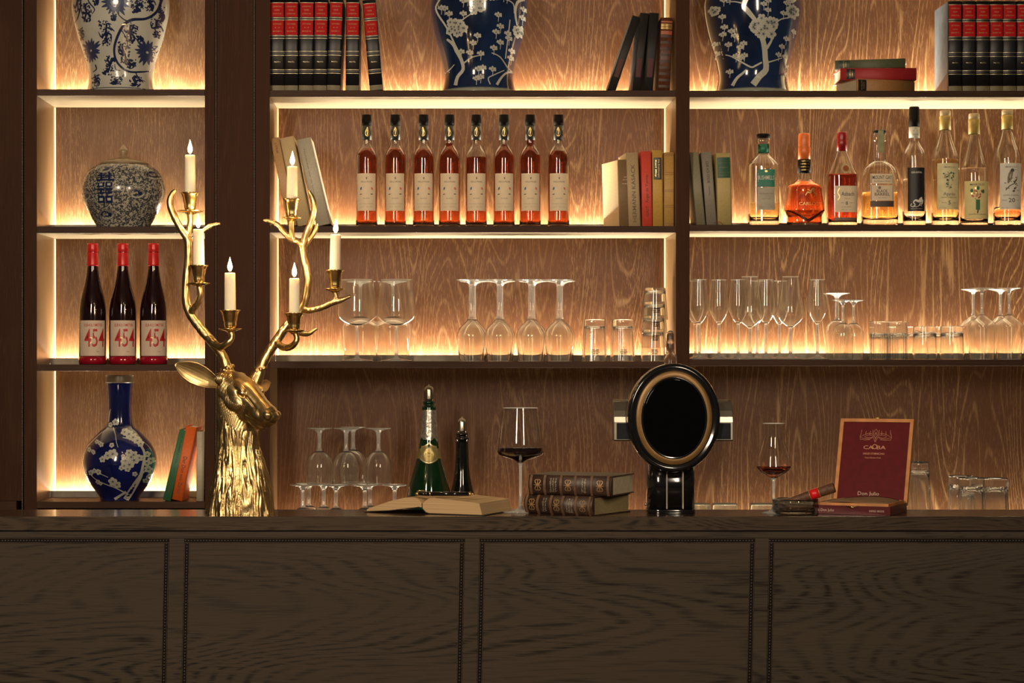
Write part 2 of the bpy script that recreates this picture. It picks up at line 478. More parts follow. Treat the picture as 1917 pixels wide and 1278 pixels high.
def bead_string(name, px, parent, y=YF - .001, r=.0013, pitch=.0041, z0=Z(955, YF), z1=ZTOP):
    mb = MB(); x = X(px, YF)
    mb.box(x - .0022, x + .0022, y, y + .004, z0, z1, 0)
    n = int((z1 - z0) / pitch)
    for i in range(n):
        z = z0 + (i + .5) * pitch
        mb.ball((x - .0002, y - .0002, z), (r, r, r * 1.15), 1, 6, 4)
    return mb.build(name, [M['blackm'], M['bead']], parent)
pil = thing('pilaster', 'dark oak pilaster with two thin bead strings between the left and middle shelf bays', 'panel')
mb = MB(); mb.box(X(402.2, YF), X(478, YF), YF + .003, YB, WT + .0005, ZTOP); mb.build('panel', M['oak'], pil)
bead_string('bead_string', 404.5, pil); bead_string('bead_string', 476.2, pil)
wp = thing('wall_panel', 'dark oak wall panel with one bead string at the left edge of the shelves', 'panel')
mb = MB(); mb.box(X(-140, YF), X(41, YF), YF + .0, YF + .03, Z(937, YF), ZTOP); mb.build('panel', M['oak'], wp)
mb = MB(); mb.box(X(41, YF), X(45, YF), YF + .006, YF + .03, Z(953, YF) - .3, ZTOP); mb.build('recess', M['blackm'], wp)
bead_string('bead_string', 42, wp)
mb = MB(); mb.box(X(-140, YF), X(32, YF), YF - .012, YF + .02, Z(960, YF) - .3, Z(937, YF) - .0005); mb.build('ledge', M['oak_h'], wp)
# base of the left unit and the back worktop
bc = thing('base_cabinet', 'low oak cabinet under the left shelf bay, mostly behind the bar', 'cabinet')
mb = MB(); mb.box(X(45, YF), X(383, YF), YF + .02, YB, 0, WT - .101); mb.build('body', M['oak'], bc)
bw = thing('back_worktop', 'dark back counter under the middle and right bays, hidden behind the bar', 'counter')
mb = MB(); mb.box(X(403, YF), X(2120, YF), 5.86, YB, WT - .03, WT); mb.build('top', M['oak_h'], bw, bev=.001)
mb = MB(); mb.box(X(403, YF), X(2120, YF), 5.90, YB, 0, WT - .031); mb.build('body', M['oak'], bw)

# ---------------------------------------------------------------- the bar
BY0, BY1 = 4.95, 5.18
BZ = Z(966.3, BY0)
bar = thing('bar_counter', 'long dark grey oak bar with beaded panels and a polished top', 'bar counter')
mb = MB(); mb.box(X(-200, BY0), X(2150, BY0), BY0, BY1, Z(993, BY0), BZ)
o = mb.build('countertop', [M['bartop'], M['baredge']], bar, bev=.0015)
for p in o.data.polygons:
    if p.normal.y < -.5: p.material_index = 1
yb = BY0 + .006
def sk(px, py): return (X(px - .0205 * (py - 1010), BY0), Z(py, BY0))
def skp(mb, corners, y0, y1, m=0):
    pts = [sk(*c) for c in corners]
    return mb.prism(pts, lambda p: (p[0], y0, p[1]), lambda p: (p[0], y1, p[1]), m)
PYB = 2150
rail = MB(); skp(rail, [(-200, 995), (2150, 995), (2150, 1007), (-200, 1007)], yb, yb + .02); rail.build('rail', M['bar'], bar, bev=.0006)
MB().box(X(-200, BY0), X(2150, BY0), yb + .012, BY1 - .03, 0.0, Z(993.2, BY0)).build('carcass', M['blackm'], bar)
frames = [(-330, 316), (345, 870), (898.5, 1414), (1441, 2080)]
gaps = [(316, 345), (870, 898.5), (1414, 1441), (2080, 2150)]
PB = 1900
for a, b in gaps:
    mb = MB(); skp(mb, [(a + .4, 1007.4), (b - .4, 1007.4), (b - .4, PB), (a + .4, PB)], yb, yb + .02); mb.build('stile', M['bar'], bar, bev=.0006)
bw_ = 9.5
for a, b in frames:
    a2 = max(a, -150)
    mb = MB(); skp(mb, [(a2 + bw_, 1016.8), (b - bw_, 1016.8), (b - bw_, PB), (a2 + bw_, PB)], yb + .001, yb + .02)
    mb.build('panel', M['bar'], bar)
    mb = MB()
    segs = [((a2, 1007.5), (b, 1007.5), (b, 1016.5), (a2, 1016.5)), ((b - bw_, 1016.5), (b, 1016.5), (b, PB), (b - bw_, PB))]
    if a > -150: segs.append(((a, 1016.5), (a + bw_, 1016.5), (a + bw_, PB), (a, PB)))
    for sg in segs: skp(mb, sg, yb + .0025, yb + .02)
    # raised fillets each side of the beads
    for (q0, q1) in ((1007.6, 1008.8), (1015.2, 1016.6)): skp(mb, [(a2, q0), (b, q0), (b, q1), (a2, q1)], yb - .0004, yb + .01, 2)
    cols = [b - bw_] + ([a] if a > -150 else [])
    for c in cols:
        for (q0, q1) in ((c, c + 1.3), (c + bw_ - 1.3, c + bw_)): skp(mb, [(q0, 1016.5), (q1, 1016.5), (q1, PB), (q0, PB)], yb - .0004, yb + .01, 2)
    n = int((min(b, 1960) - max(a2, -40)) / 5.7)
    for i in range(n + 1):
        px = min(b, 1960) - bw_ / 2 - i * 5.7
        if px < a2: break
        x, z = sk(px, 1012); mb.ball((x, yb + .0015, z), .0021, 1, 7, 5)
    for c in cols:
        if c > 1980: continue
        for i in range(1, 50):
            x, z = sk(c + bw_ / 2, 1012 + i * 5.7); mb.ball((x, yb + .0015, z), .0021, 1, 7, 5)
    mb.build('bead_moulding', [M['blackm'], plain('dark_beads', (.05, .04, .034), .35), M['baredge']], bar)
# ---------------------------------------------------------------- pots
YO = 6.09
def pxprof(pts, Y, z0, top=None):
    """[(py, half width px)] top to bottom -> [(z, r)] bottom to top, resting at 0"""
    pb, pt = pts[-1][0], pts[0][0]
    zt = Z(pt, Y) - z0
    k = zt / ((pb - pt) * Y / F)
    return [((pb - p) * Y / F * k, hw * Y / F) for p, hw in pts][::-1], k

def pot_fn(prof, Y, pb, k, off=.0005):
    """painted decoration: (dx px, py) on the side facing the room -> point just over the glaze"""
    def fn(dx, py):
        z = (pb - py) * Y / F * k; r = interp(prof, z); d = dx * Y / F
        th = d / r if abs(d / r) > 1 else math.asin(d / r)
        rr = r + off
        return (rr * math.sin(th), -rr * math.cos(th), z)
    return fn
def blossom(mb, fn, x, y, r, m=1, mc=2, rot=None, n=5):
    rot = random.random() * 6 if rot is None else rot
    for k in range(n):
        a = rot + 2 * PI * k / n
        mb.disc(fn, x + math.cos(a) * r * .58, y + math.sin(a) * r * .58, r * .42, 7, m)
    f2 = lambda u, v: tuple(Vector(fn(u, v)) * 1.0)
    mb.disc(fn, x, y, r * .30, 6, m)
    g = lambda u, v: (lambda p: (p[0] * 1.004, p[1] * 1.004, p[2]))(fn(u, v))
    mb.disc(g, x, y, r * .22, 6, mc)
    for k in range(n):
        a = rot + 2 * PI * k / n
        mb.ribbon(g, [(x, y), (x + math.cos(a) * r * .5, y + math.sin(a) * r * .5)], r * .06, mc, 1)
def twig(mb, fn, pts, w, m=1): mb.ribbon(fn, pts, w, m, 3)
def spray(mb, fn, x, y, n, rad, r, m=1, mc=2):
    for i in range(n):
        a = random.random() * 2 * PI; q = rad * math.sqrt(random.random())
        blossom(mb, fn, x + q * math.cos(a), y + q * math.sin(a) * .8, r * random.uniform(.75, 1.1), m, mc)
def sprig(mb, fn, x, y, s, m=1, mc=2):
    """small bud cluster on a forked stalk"""
    twig(mb, fn, [(x, y + s * 1.6), (x + s * .1, y + s * .6), (x, y)], s * .16, m)
    for a in (-2.6, -1.57, -.5, .3, 3.4):
        mb.disc(fn, x + math.cos(a) * s * .75, y + math.sin(a) * s * .55, s * .30, 6, m)
    blossom(mb, fn, x, y, s * .62, m, mc)

def blue_glaze(name, base, deep):
    m, nt, b = new_mat(name)
    n = noise_n(nt, mapping(nt, (7, 7, 3)), 1, 3)
    nt.links.new(ramp(nt, n, [(.35, deep), (.65, base)]), b.inputs['Base Color'])
    b.inputs['Roughness'].default_value = .12; setv(b, 'Coat Weight', .6); setv(b, 'Coat Roughness', .04)
    return m
M['cobalt'] = blue_glaze('cobalt_glaze', (.010, .015, .115), (.003, .005, .036))
M['navy'] = blue_glaze('navy_glaze', (.012, .030, .09), (.004, .008, .026))
M['ware'] = plain('white_glaze', (.50, .50, .44), .2, var=.06, nscale=20, coat=.4)
M['dim'] = plain('grey_glaze_lines', (.10, .12, .13), .25)
M['rimg'] = plain('unglazed_rim', (.22, .16, .10), .5)
M['ink'] = plain('blue_ink', (.012, .020, .07), .2, coat=.4)

def vase_body(name, pts, Y, z0, mats, parent, bandpy=None, seg=72, mouth=.004):
    pr, k = pxprof(pts, Y, z0)
    out = smooth_prof(pr, 4)
    inner = [(z, max(r - mouth, .002)) for z, r in out if z > .012][::-1]
    prof = [(0, 0)] + out + inner + [(.010, 0)]
    ms = []
    for (a, ra), (b, rb) in zip(prof, prof[1:]):
        ms.append(3 if (bandpy and (a + b) / 2 < (pts[-1][0] - bandpy) * Y / F * k) else 0)
    mb = MB(); mb.lathe(prof, seg, mats=ms)
    return mb, out, k

# blossom vases on the top shelf -------------------------------------------------
TOPP = [(-62, 40), (-52, 43), (-40, 62), (-22, 82), (0, 90), (20, 90), (45, 86), (70, 80), (95, 72), (117, 66.5), (135, 64), (150, 66), (168, 71.5)]
def blossom_vase(cx, z0, label, kind):
    Y = 6.13
    t = thing('blossom_vase', label, 'vase', (X(cx, Y), Y, z0), group='blue blossom vases on the top shelf')
    mb, out, k = vase_body('body', TOPP, Y, z0, None, t, bandpy=158)
    fn = pot_fn(out, Y, 168, k)
    r2 = random.Random(11 if kind else 5)
    mb.ribbon(fn, [(-60 + i * 10, 160) for i in range(13)], 1.6, 2, 1)
    if kind == 0:
        # trunk at the left, flower masses, sprigs
        twig(mb, fn, [(-44, 155), (-40, 140), (-30, 128), (-33, 112), (-42, 95), (-48, 84), (-60, 74)], [7, 6, 6, 6, 7, 6, 3])
        twig(mb, fn, [(-30, 118), (-14, 108), (0, 105)], [3, 2, 1.2]); twig(mb, fn, [(-45, 85), (-60, 55), (-76, 30), (-80, 15), (-70, 2)], [3, 3, 3, 3, 2])
        spray(mb, fn, -42, 56, 16, 17, 8); spray(mb, fn, -4, 22, 9, 12, 8); spray(mb, fn, 76, 58, 9, 10, 8)
        twig(mb, fn, [(-40, 50), (-25, 40), (-12, 33), (4, 27)], [2.4, 2, 1.5])
        for x, y in [(-64, 22), (-56, 32), (-70, 20), (-30, 12), (-22, 10), (-30, 34), (34, 36), (38, 55), (30, 65), (52, 66), (54, 74), (-4, 72), (-12, 84), (-34, 98), (-18, 100), (2, 102), (38, 82), (26, 92), (60, 94), (58, 106), (-2, 128), (6, 126), (24, 128), (2, 142), (-6, 145), (44, 2), (50, 4), (82, 20), (80, 35)]:
            sprig(mb, fn, x, y, 7)
        twig(mb, fn, [(22, 100), (38, 106), (52, 122), (62, 128)], [1.6, 2, 2.4, 2]); twig(mb, fn, [(62, 128), (50, 132), (40, 142), (32, 155)], [4, 3, 4, 5])
        twig(mb, fn, [(48, 108), (54, 60), (56, 42)], [2, 2, 2]); twig(mb, fn, [(46, 128), (26, 138), (16, 144), (20, 155)], [1.5, 1.8, 2, 2])
        twig(mb, fn, [(-66, 130), (-55, 126), (-46, 118)], [2, 2, 1.5]); twig(mb, fn, [(70, 50), (66, 30), (70, 10), (84, 2)], [3, 4, 5, 4])
        twig(mb, fn, [(30, 10), (46, 8), (62, 14), (64, 30)], [1.5, 2, 2, 2])
        spray(mb, fn, 0, -20, 14, 40, 8)
    else:
        twig(mb, fn, [(-8, 155), (4, 140), (16, 128), (14, 108), (12, 92), (6, 74), (-6, 62)], [12, 11, 11, 10, 10, 9, 5])
        twig(mb, fn, [(16, 92), (24, 80), (26, 70)], [6, 4, 3]); twig(mb, fn, [(4, 60), (-8, 44), (-22, 28), (-28, 20), (-20, 4), (0, -6)], [5, 7, 9, 8, 9, 6])
        twig(mb, fn, [(8, 116), (-4, 122), (-12, 124), (-30, 114), (-46, 104), (-56, 100)], [3, 3, 3, 2.5, 2, 1.5])
        twig(mb, fn, [(18, 116), (32, 112), (48, 106)], [3, 2, 1.5]); twig(mb, fn, [(-44, 155), (-36, 142), (-26, 134), (-20, 128)], [6, 5, 4, 2])
        twig(mb, fn, [(30, 50), (42, 42), (58, 38)], [3, 2, 2]); twig(mb, fn, [(-30, 16), (-44, 12), (-58, 12)], [2.4, 2, 1.4])
        spray(mb, fn, 10, 54, 20, 24, 9); spray(mb, fn, 62, 26, 9, 12, 9); spray(mb, fn, -76, 22, 5, 8, 8)
        for x, y in [(-64, 36), (-60, 54), (-48, 62), (-42, 70), (-62, 66), (-52, 84), (-32, 90), (-26, 84), (-24, 104), (-38, 104), (-30, 108), (8, 18), (16, 12), (16, 28), (-52, 6), (-62, 8), (54, 74), (46, 88), (40, 102), (54, 104), (-48, 130), (60, 10), (52, 14), (46, 32), (-74, 80), (-70, 96), (70, 60), (64, 120), (60, 134)]:
            sprig(mb, fn, x, y, 6.5)
        spray(mb, fn, 0, -22, 14, 40, 8)
    for i in range(26):   # the far side
        a = r2.uniform(1.75, 4.5); y = r2.uniform(-10, 150)
        z = (168 - y) * Y / F * k; r = interp(out, z) + .0005
        f2 = lambda u, v: ((r) * math.sin(a + u / 90), -(r) * math.cos(a + u / 90), z - v * Y / F)
        blossom(mb, f2, 0, 0, 8)
    mb.build('body', [M['navy'], M['ware'], M['dim'], plain('celadon_foot', (.30, .31, .24), .25, coat=.4)], t)
    return t
blossom_vase(896.5, SH['M'][0], 'navy blue blossom vase behind the bar centre, between the red-labelled volumes and leaning dark books', 0)
blossom_vase(1408.5, SH['R'][0], 'navy blue blossom vase with thick pale trunk, right of the divider on the top shelf', 1)

# scroll vase -------------------------------------------------------------------
def scroll_vase():
    Y = 6.13; z0 = SH['L'][0]
    t = thing('scroll_vase', 'tall cream vase painted with dark blue vines and flowers on the top left shelf', 'vase', (X(226, Y), Y, z0))
    pts = [(-60, 40), (-50, 44), (-38, 64), (-20, 84), (0, 90.5), (25, 89), (59, 81), (94, 69.5), (117, 61.8), (140, 58.8), (155, 61.5), (166, 66)]
    mb, out, k = vase_body('body', pts, Y, z0, None, t)
    fn = pot_fn(out, Y, 166, k)
    rr = random.Random(3)
    def vine(p, w): mb.ribbon(fn, p, w, 1, 4)
    vine([(88, -30), (82, 0), (74, 25), (56, 40), (32, 44), (16, 55), (2, 80), (-2, 100), (4, 118), (22, 131), (44, 130), (58, 126)], [4, 4, 4, 4, 5, 5, 4.5, 4, 4, 3.5, 3, 1.5])
    vine([(-60, -20), (-64, 8), (-66, 24), (-74, 38), (-82, 42)], [3.5, 3.5, 3.5, 3, 1.5]); vine([(8, 36), (22, 46), (40, 44)], [1.5, 2.4, 1])
    vine([(12, 60), (22, 78), (22, 92)], [2, 2, 1]); vine([(-52, 0), (-46, 14), (-36, 26), (-42, 34)], [2.2, 2.2, 2, 1]); vine([(34, 131), (40, 142), (50, 146)], [2, 2, 1])
    vine([(-40, 118), (-38, 126), (-46, 130)], [2.4, 2.4, 1]); vine([(0, 64), (-8, 58), (-16, 60), (-14, 68)], [2, 2, 1.6, 1]); vine([(-2, 122), (0, 128), (8, 130)], [2, 2, 1])
    def burst(x, y, r, n=15, m=2):
        for i in range(n):
            a = 2 * PI * i / n + rr.uniform(-.08, .08)
            q = r * rr.uniform(.82, 1.1)
            mb.ribbon(fn, [(x + math.cos(a) * r * .18, y + math.sin(a) * r * .18), (x + math.cos(a) * q * .6, y + math.sin(a) * q * .62), (x + math.cos(a) * q, y + math.sin(a) * q)], [r * .16, r * .26, r * .05], m, 2)
        mb.disc(fn, x, y, r * .24, 8, m); mb.disc(lambda u, v: (lambda p: (p[0] * 1.003, p[1] * 1.003, p[2]))(fn(u, v)), x, y, r * .10, 6, 0)
    burst(4, 14, 26, 18); burst(-47, 94, 21, 17); burst(55, 96, 22, 17); burst(-4, -34, 24, 16); burst(74, -10, 16)
    def grape(x, y, w, h, n):
        for i in range(int(n * 1.7)):
            q = rr.random(); px = x + (rr.random() - .5) * w * (1 - .5 * q); py = y + (q - .5) * h
            mb.disc(fn, px, py, rr.uniform(1.0, 2.1), 6, 1, ry=rr.uniform(.9, 1.9), rot=rr.random() * 3)
        for i in range(5):
            a = rr.uniform(0, 2 * PI)
            mb.ribbon(fn, [(x, y), (x + math.cos(a) * w * .35, y + math.sin(a) * h * .35), (x + math.cos(a + .6) * w * .5, y + math.sin(a + .6) * h * .5)], [4, 3, 1], 1, 3)
    for g in [(-52, 30, 26, 34, 34), (-16, 66, 28, 44, 46), (-72, 8, 20, 40, 24), (-34, 6, 18, 30, 24), (40, 20, 26, 24, 34), (28, 66, 30, 34, 40), (16, 100, 24, 36, 36), (-10, 118, 26, 26, 34), (0, 146, 30, 20, 30), (-40, 148, 20, 26, 22), (34, 148, 26, 20, 26), (72, 52, 20, 34, 26), (62, 12, 22, 30, 26), (-66, 64, 14, 20, 14), (0, 42, 12, 12, 10), (-30, -14, 30, 24, 26), (34, -20, 30, 26, 26), (26, 118, 22, 16, 20), (80, 26, 12, 26, 14), (-20, 132, 14, 10, 10), (44, 74, 14, 12, 10)]: grape(*g)
    for i in range(40):
        a = rr.uniform(1.75, 4.5); y = rr.uniform(-10, 150)
        z = (166 - y) * Y / F * k; r = interp(out, z) + .0005
        f2 = lambda u, v: (r * math.sin(a + u / 90), -r * math.cos(a + u / 90), z - v * Y / F)
        mb.disc(f2, 0, 0, 7, 7, 1)
        mb.ribbon(f2, [(0, 0), (8, 8), (16, 2)], [3, 3, 1], 1, 3)
    mb.ribbon(fn, [(-60 + i * 10, 160) for i in range(13)], 1.2, 1, 1)
    mb.build('body', [M['ware'], M['ink'], plain('washed_blue', (.03, .045, .12), .25, coat=.4)], t)
scroll_vase()

# ginger jar ---------------------------------------------------------------------
def ginger_jar():
    Y = 6.10; z0 = SH['L'][1]
    t = thing('ginger_jar', 'squat lidded jar with speckled blue pattern and square character, second left shelf', 'jar', (X(231, Y), Y, z0))
    pts = [(309, 47), (313, 56), (325, 69), (345, 76.5), (360, 78), (380, 73), (400, 62), (414, 53), (424, 48)]
    m, nt, b = new_mat('worm_pattern_glaze')
    n = noise_n(nt, mapping(nt, (150, 150, 150)), 1, 1.5, .5, 1.2)
    nt.links.new(ramp(nt, n, [(.47, (.40, .37, .29)), (.50, (.05, .055, .07))]), b.inputs['Base Color'])
    b.inputs['Roughness'].default_value = .22; setv(b, 'Coat Weight', .4)
    mb, out, k = vase_body('body', pts, Y, z0, None, t)
    fn = pot_fn(out, Y, 424, k, .0006); fn2 = pot_fn(out, Y, 424, k, .0011)
    # the doubled square character on its plain ground
    def rc(x0, y0, x1, y1, mm, f=fn2): mb.patch(f, x0, x1, y1, y0, 4, 1, mm)
    for sx in (-1, 1):
        c = -23 + sx * 7.6
        rc(c - 6.5, 346, c + 6.5, 354, 2); rc(c - 3, 347.5, c + 3, 351.5, 1, pot_fn(out, Y, 424, k, .0015))
        rc(c - 6.5, 356.5, c + 6.5, 360, 2); rc(c - 6.5, 363, c + 6.5, 366, 2); rc(c - 2, 356, c + 2, 367, 2)
        rc(c - 6.5, 369.5, c + 6.5, 382, 2); rc(c - 3.2, 373.5, c + 3.2, 378, 1, pot_fn(out, Y, 424, k, .0015))
        rc(c - 7, 332, c + 6, 334.5, 2); rc(c - 2, 328, c + 2, 342, 2)
    rc(-40, 340, -6, 343, 2); rc(-36, 335.5, -10, 337.5, 2)
    for x, y in [(-26, 320), (34, 365), (-22, 402), (-66, 368), (62, 330)]:
        mb.disc(fn, x, y, 15, 14, 3, ry=9); mb.ribbon(fn2, [(x - 12, y + 1), (x - 6, y - 5), (x + 2, y - 4), (x + 4, y + 2), (x - 3, y + 3)], 2, 2, 3); mb.disc(fn2, x + 6, y, 3.5, 8, 2)
        mb.ribbon(fn2, [(x + 13, y), (x + 8, y + 5), (x, y + 7), (x - 9, y + 5)], 1.6, 1, 3)
    mb.build('body', [m, M['ware'], M['ink'], plain('grey_wash', (.16, .16, .15), .3)], t)
    hb = (424 - 309) * Y / F * k
    lp = [(0, 0), (0, .069), (.004, .0715), (.009, .060), (.015, .040), (.021, .018), (.025, .010), (.028, .0105), (.031, .0140), (.042, .0150), (.044, .0125), (.050, .0068), (.057, .0010), (.058, 0)]
    mb = MB(); mb.lathe(lp, 48); mb.build('lid', plain('tan_glaze', (.30, .21, .12), .25, coat=.4), t, (0, 0, hb))
ginger_jar()

# cobalt bottle vase -------------------------------------------------------------
def bottle_vase():
    Y = 6.10; z0 = SH['L'][3]
    t = thing('bottle_vase', 'cobalt blue long-necked vase with white plum blossoms on the bottom left shelf', 'vase', (X(224, Y), Y, z0))
    pts = [(702, 26), (716, 26), (717, 25), (740, 22.5), (775, 22), (797, 25), (806, 35), (818, 47), (835, 61), (855, 68.5), (875, 69), (895, 62), (915, 49), (930, 38), (937, 36)]
    pr, k = pxprof(pts, Y, z0); out = smooth_prof(pr, 4)
    zr = (937 - 716.5) * Y / F * k
    inner = [(z, max(r - .003, .002)) for z, r in out if z > .012][::-1]
    prof = [(0, 0)] + out + inner + [(.01, 0)]
    mb = MB(); mb.lathe(prof, 64, mats=[3 if (a[0] + b_[0]) / 2 > zr else 0 for a, b_ in zip(prof, prof[1:])])
    fn = pot_fn(out, Y, 937, k, .0006)
    twig(mb, fn, [(16, 935), (26, 920), (36, 905), (46, 888), (50, 870), (52, 848), (42, 830), (28, 822), (12, 818)], [10, 10, 9, 6, 4, 4, 3, 2.5, 1.5])
    twig(mb, fn, [(-4, 934), (10, 925), (18, 920)], [5, 4, 5]); twig(mb, fn, [(16, 922), (0, 912), (-16, 906), (-34, 898), (-44, 890), (-50, 882)], [2.5, 2, 1.8, 1.6, 1.4, 1])
    twig(mb, fn, [(46, 888), (54, 880), (62, 874)], [2.5, 2, 1]); twig(mb, fn, [(-8, 800), (-2, 812), (2, 826), (6, 836)], [1.5, 1, 1, .8]); twig(mb, fn, [(-18, 790), (-16, 772), (-14, 766)], [1.5, 2, 1])
    twig(mb, fn, [(-38, 880), (-30, 884), (-18, 889), (-12, 892)], [1, 1.2, 1.2, 1])
    for x, y, r in [(-4, 790, 7), (-14, 795, 5), (-3, 848, 10), (-12, 851, 8), (-22, 858, 6.5), (-6, 832, 5), (-26, 831, 5), (-36, 826, 4.5), (-30, 828, 4), (-50, 841, 5), (-40, 846, 4), (-42, 844, 4),
                    (26, 846, 7), (34, 850, 8), (20, 860, 9), (27, 868, 9), (35, 860, 9), (30, 854, 8), (18, 870, 7), (44, 856, 7), (13, 874, 5), (24, 876, 6), (16, 852, 4),
                    (22, 812, 8), (30, 818, 8), (14, 808, 7), (38, 824, 7), (44, 830, 6), (56, 866, 7), (62, 862, 7), (58, 878, 7), (60, 892, 6), (52, 900, 5), (56, 850, 6),
                    (-4, 900, 9), (3, 906, 8), (-30, 882, 6), (-38, 880, 5), (-46, 884, 6), (-33, 901, 5), (-28, 904, 4), (-58, 886, 5), (36, 886, 5)]:
        blossom(mb, fn, x, y, r)
    mb.ribbon(pot_fn(out, Y, 937, k, .0009), [(-26 + i * 4, 716) for i in range(14)], 1.2, 1, 1)
    mb.build('body', [M['cobalt'], M['ware'], M['dim'], plain('brown_mouth_band', (.10, .07, .045), .3)], t)
bottle_vase()

# ---------------------------------------------------------------- drinking glasses
def goblet(name, label, cat, loc, inverted, footr, stemr, bowl, stem_z, h, wall=.0011, group=None, seg=40, parent_only=False, stem_top=None):
    t = thing(name, label, cat, (loc[0], loc[1], loc[2] + (h if inverted else 0)), (PI if inverted else 0, 0, 0), group)
    st = stem_top or stemr
    mb = MB()
    mb.lathe([(0, 0), (0, footr * .98), (.0012, footr), (.0022, footr * .97), (.0045, footr * .55), (.0085, stemr * 1.9), (.014, stemr * 1.25), (.014, 0)], seg)
    mb.build('foot', M['glassb'], t)
    zb = bowl[0][0]
    mb = MB(); mb.lathe([(.0142, 0), (.0142, stemr * 1.22), (.024, stemr), (stem_z * .6, stemr * .95 + st * .05), (zb - .006, st), (zb - .0002, st * 1.5), (zb - .0002, 0)], 20)
    mb.build('stem', M['glassb'], t)
    mb = MB()
    out = smooth_prof(bowl, 4)
    inn = [(z, max(r - wall, .0004)) for i, (z, r) in enumerate(out) if r > wall * 1.6 and z > zb + .003 and z < out[-1][0] - .001][::-1]
    pf = [(zb, 0)] + tight(out, wall) + inn + [(zb + .0035, 0)]
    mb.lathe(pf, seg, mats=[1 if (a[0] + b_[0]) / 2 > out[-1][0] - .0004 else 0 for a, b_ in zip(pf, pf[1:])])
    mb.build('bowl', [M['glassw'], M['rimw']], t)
    return t
def on(px, Y, z): return (X(px, Y), Y, z)
z3, z3r = SH['M'][2], SH['R'][2]
KIND = {
 'A': dict(footr=.043, stemr=.0042, stem_z=.10, h=.226, bowl=[(.098, .004), (.100, .018), (.110, .040), (.122, .053), (.136, .055), (.165, .053), (.200, .048), (.226, .0445)]),
 'B': dict(footr=.0405, stemr=.0056, stem_z=.10, h=.226, bowl=[(.107, .0075), (.118, .016), (.134, .032), (.152, .040), (.170, .0395), (.200, .036), (.226, .0325)], wall=.0030),
 'C': dict(footr=.036, stemr=.0055, stem_z=.055, h=.157, bowl=[(.063, .008), (.070, .020), (.084, .032), (.105, .038), (.125, .0385), (.145, .0365), (.157, .0345)], wall=.0026),
 'D': dict(footr=.033, stemr=.0038, stem_z=.09, h=.221, bowl=[(.099, .004), (.106, .011), (.122, .021), (.138, .0265), (.155, .0268), (.190, .0235), (.221, .0212)]),
 'E': dict(footr=.035, stemr=.0042, stem_z=.08, h=.229, bowl=[(.088, .004), (.096, .016), (.108, .030), (.120, .036), (.140, .036), (.185, .029), (.229, .0235)]),
 'F': dict(footr=.029, stemr=.0036, stem_z=.05, h=.165, bowl=[(.063, .004), (.067, .013), (.077, .023), (.093, .028), (.115, .0285), (.140, .0275), (.165, .0265)]),
 'Fb': dict(footr=.036, stemr=.005, stem_z=.07, h=.187, bowl=[(.075, .006), (.080, .018), (.092, .029), (.110, .033), (.140, .032), (.165, .031), (.187, .030)]),
 'G': dict(footr=.034, stemr=.0038, stem_z=.06, h=.198, bowl=[(.072, .004), (.080, .014), (.092, .030), (.103, .040), (.112, .041), (.150, .038), (.198, .033)]),
}
def glasses(kind, name, cat, inv, items, group):
    first = None
    for px, Y, z, label in items:
        k = KIND[kind]
        if first is None: first = goblet(name, label, cat, on(px, Y, z), inv, group=group, **k)
        else:
            p = on(px, Y, z); dup(first, (p[0], p[1], p[2] + (k['h'] if inv else 0)), None, label, group)
glasses('A', 'balloon_glass', 'wine glass', False, [(668.5, 6.055, z3, 'large balloon wine glass standing upright nearest the gold antlers'), (742, 6.055, z3, 'large balloon wine glass standing upright, right one of the pair')], 'large balloon glasses')
glasses('A', 'balloon_glass', 'wine glass', True, [(675, 6.165, z3, 'upside-down balloon glass behind the left upright balloon glass'), (735, 6.165, z3, 'upside-down balloon glass behind the right upright balloon glass')], 'upside-down balloon glasses')
B = []
for i, px in enumerate((882, 934, 993, 1046)):
    B.append((px, 6.045, z3, 'upside-down thick-stemmed wine glass in front, %s of the row of four' % ('leftmost', 'second from left', 'third from left', 'rightmost')[i]))
for i, px in enumerate((887, 938, 998, 1050)):
    B.append((px, 6.15, z3, 'upside-down thick-stemmed wine glass in the row behind, %s of four' % ('leftmost', 'second from left', 'third from left', 'rightmost')[i]))
glasses('B', 'wine_glass', 'wine glass', True, B, 'upside-down wine glasses on the middle shelf')
zu = WT + KIND['C']['h']
C = [(598, 6.06, zu, 'upside-down goblet on top of the stacked goblets, leftmost'), (648, 6.06, zu, 'upside-down goblet on top of the stack, front one of the middle pair'),
     (661, 6.16, zu, 'upside-down goblet on top of the stack, rear one of the middle pair'), (708.5, 6.06, zu, 'upside-down goblet on top of the stacked goblets, rightmost')]
for px, Y, s in ((567, 6.06, 'leftmost in front'), (578, 6.145, 'leftmost behind'), (606, 6.10, 'second from left'), (629, 6.045, 'third from left in front'), (683, 6.05, 'fourth from left in front'), (693, 6.14, 'fourth from left behind'), (739, 6.06, 'rightmost, beside the open book')):
    C.append((px, Y, WT, 'upside-down goblet in the lower tier under the others, ' + s))
glasses('C', 'goblet', 'goblet', True, C, 'goblets stacked upside down behind the bar')
D = [(1309, 6.05, 'against the divider in front'), (1302, 6.15, 'against the divider behind'), (1346, 6.07, 'second from the divider'), (1382, 6.06, 'left of the tall tulip glass'),
     (1434, 6.06, 'right of the tall tulip glass'), (1417, 6.15, 'behind the tall tulip glass'), (1459, 6.15, 'behind the rightmost tulip glass'), (1530, 6.06, 'alone at the right end, nearest the upside-down goblets')]
glasses('D', 'champagne_flute', 'champagne glass', False, [(a, b, z3r, 'empty champagne flute ' + c) for a, b, c in D], 'champagne flutes')
glasses('E', 'tulip_glass', 'wine glass', False, [(1404, 6.05, z3r, 'tall tulip wine glass among the flutes, left one of two'), (1480, 6.05, z3r, 'tall tulip wine glass right of the flutes, right one of two')], 'tulip glasses')
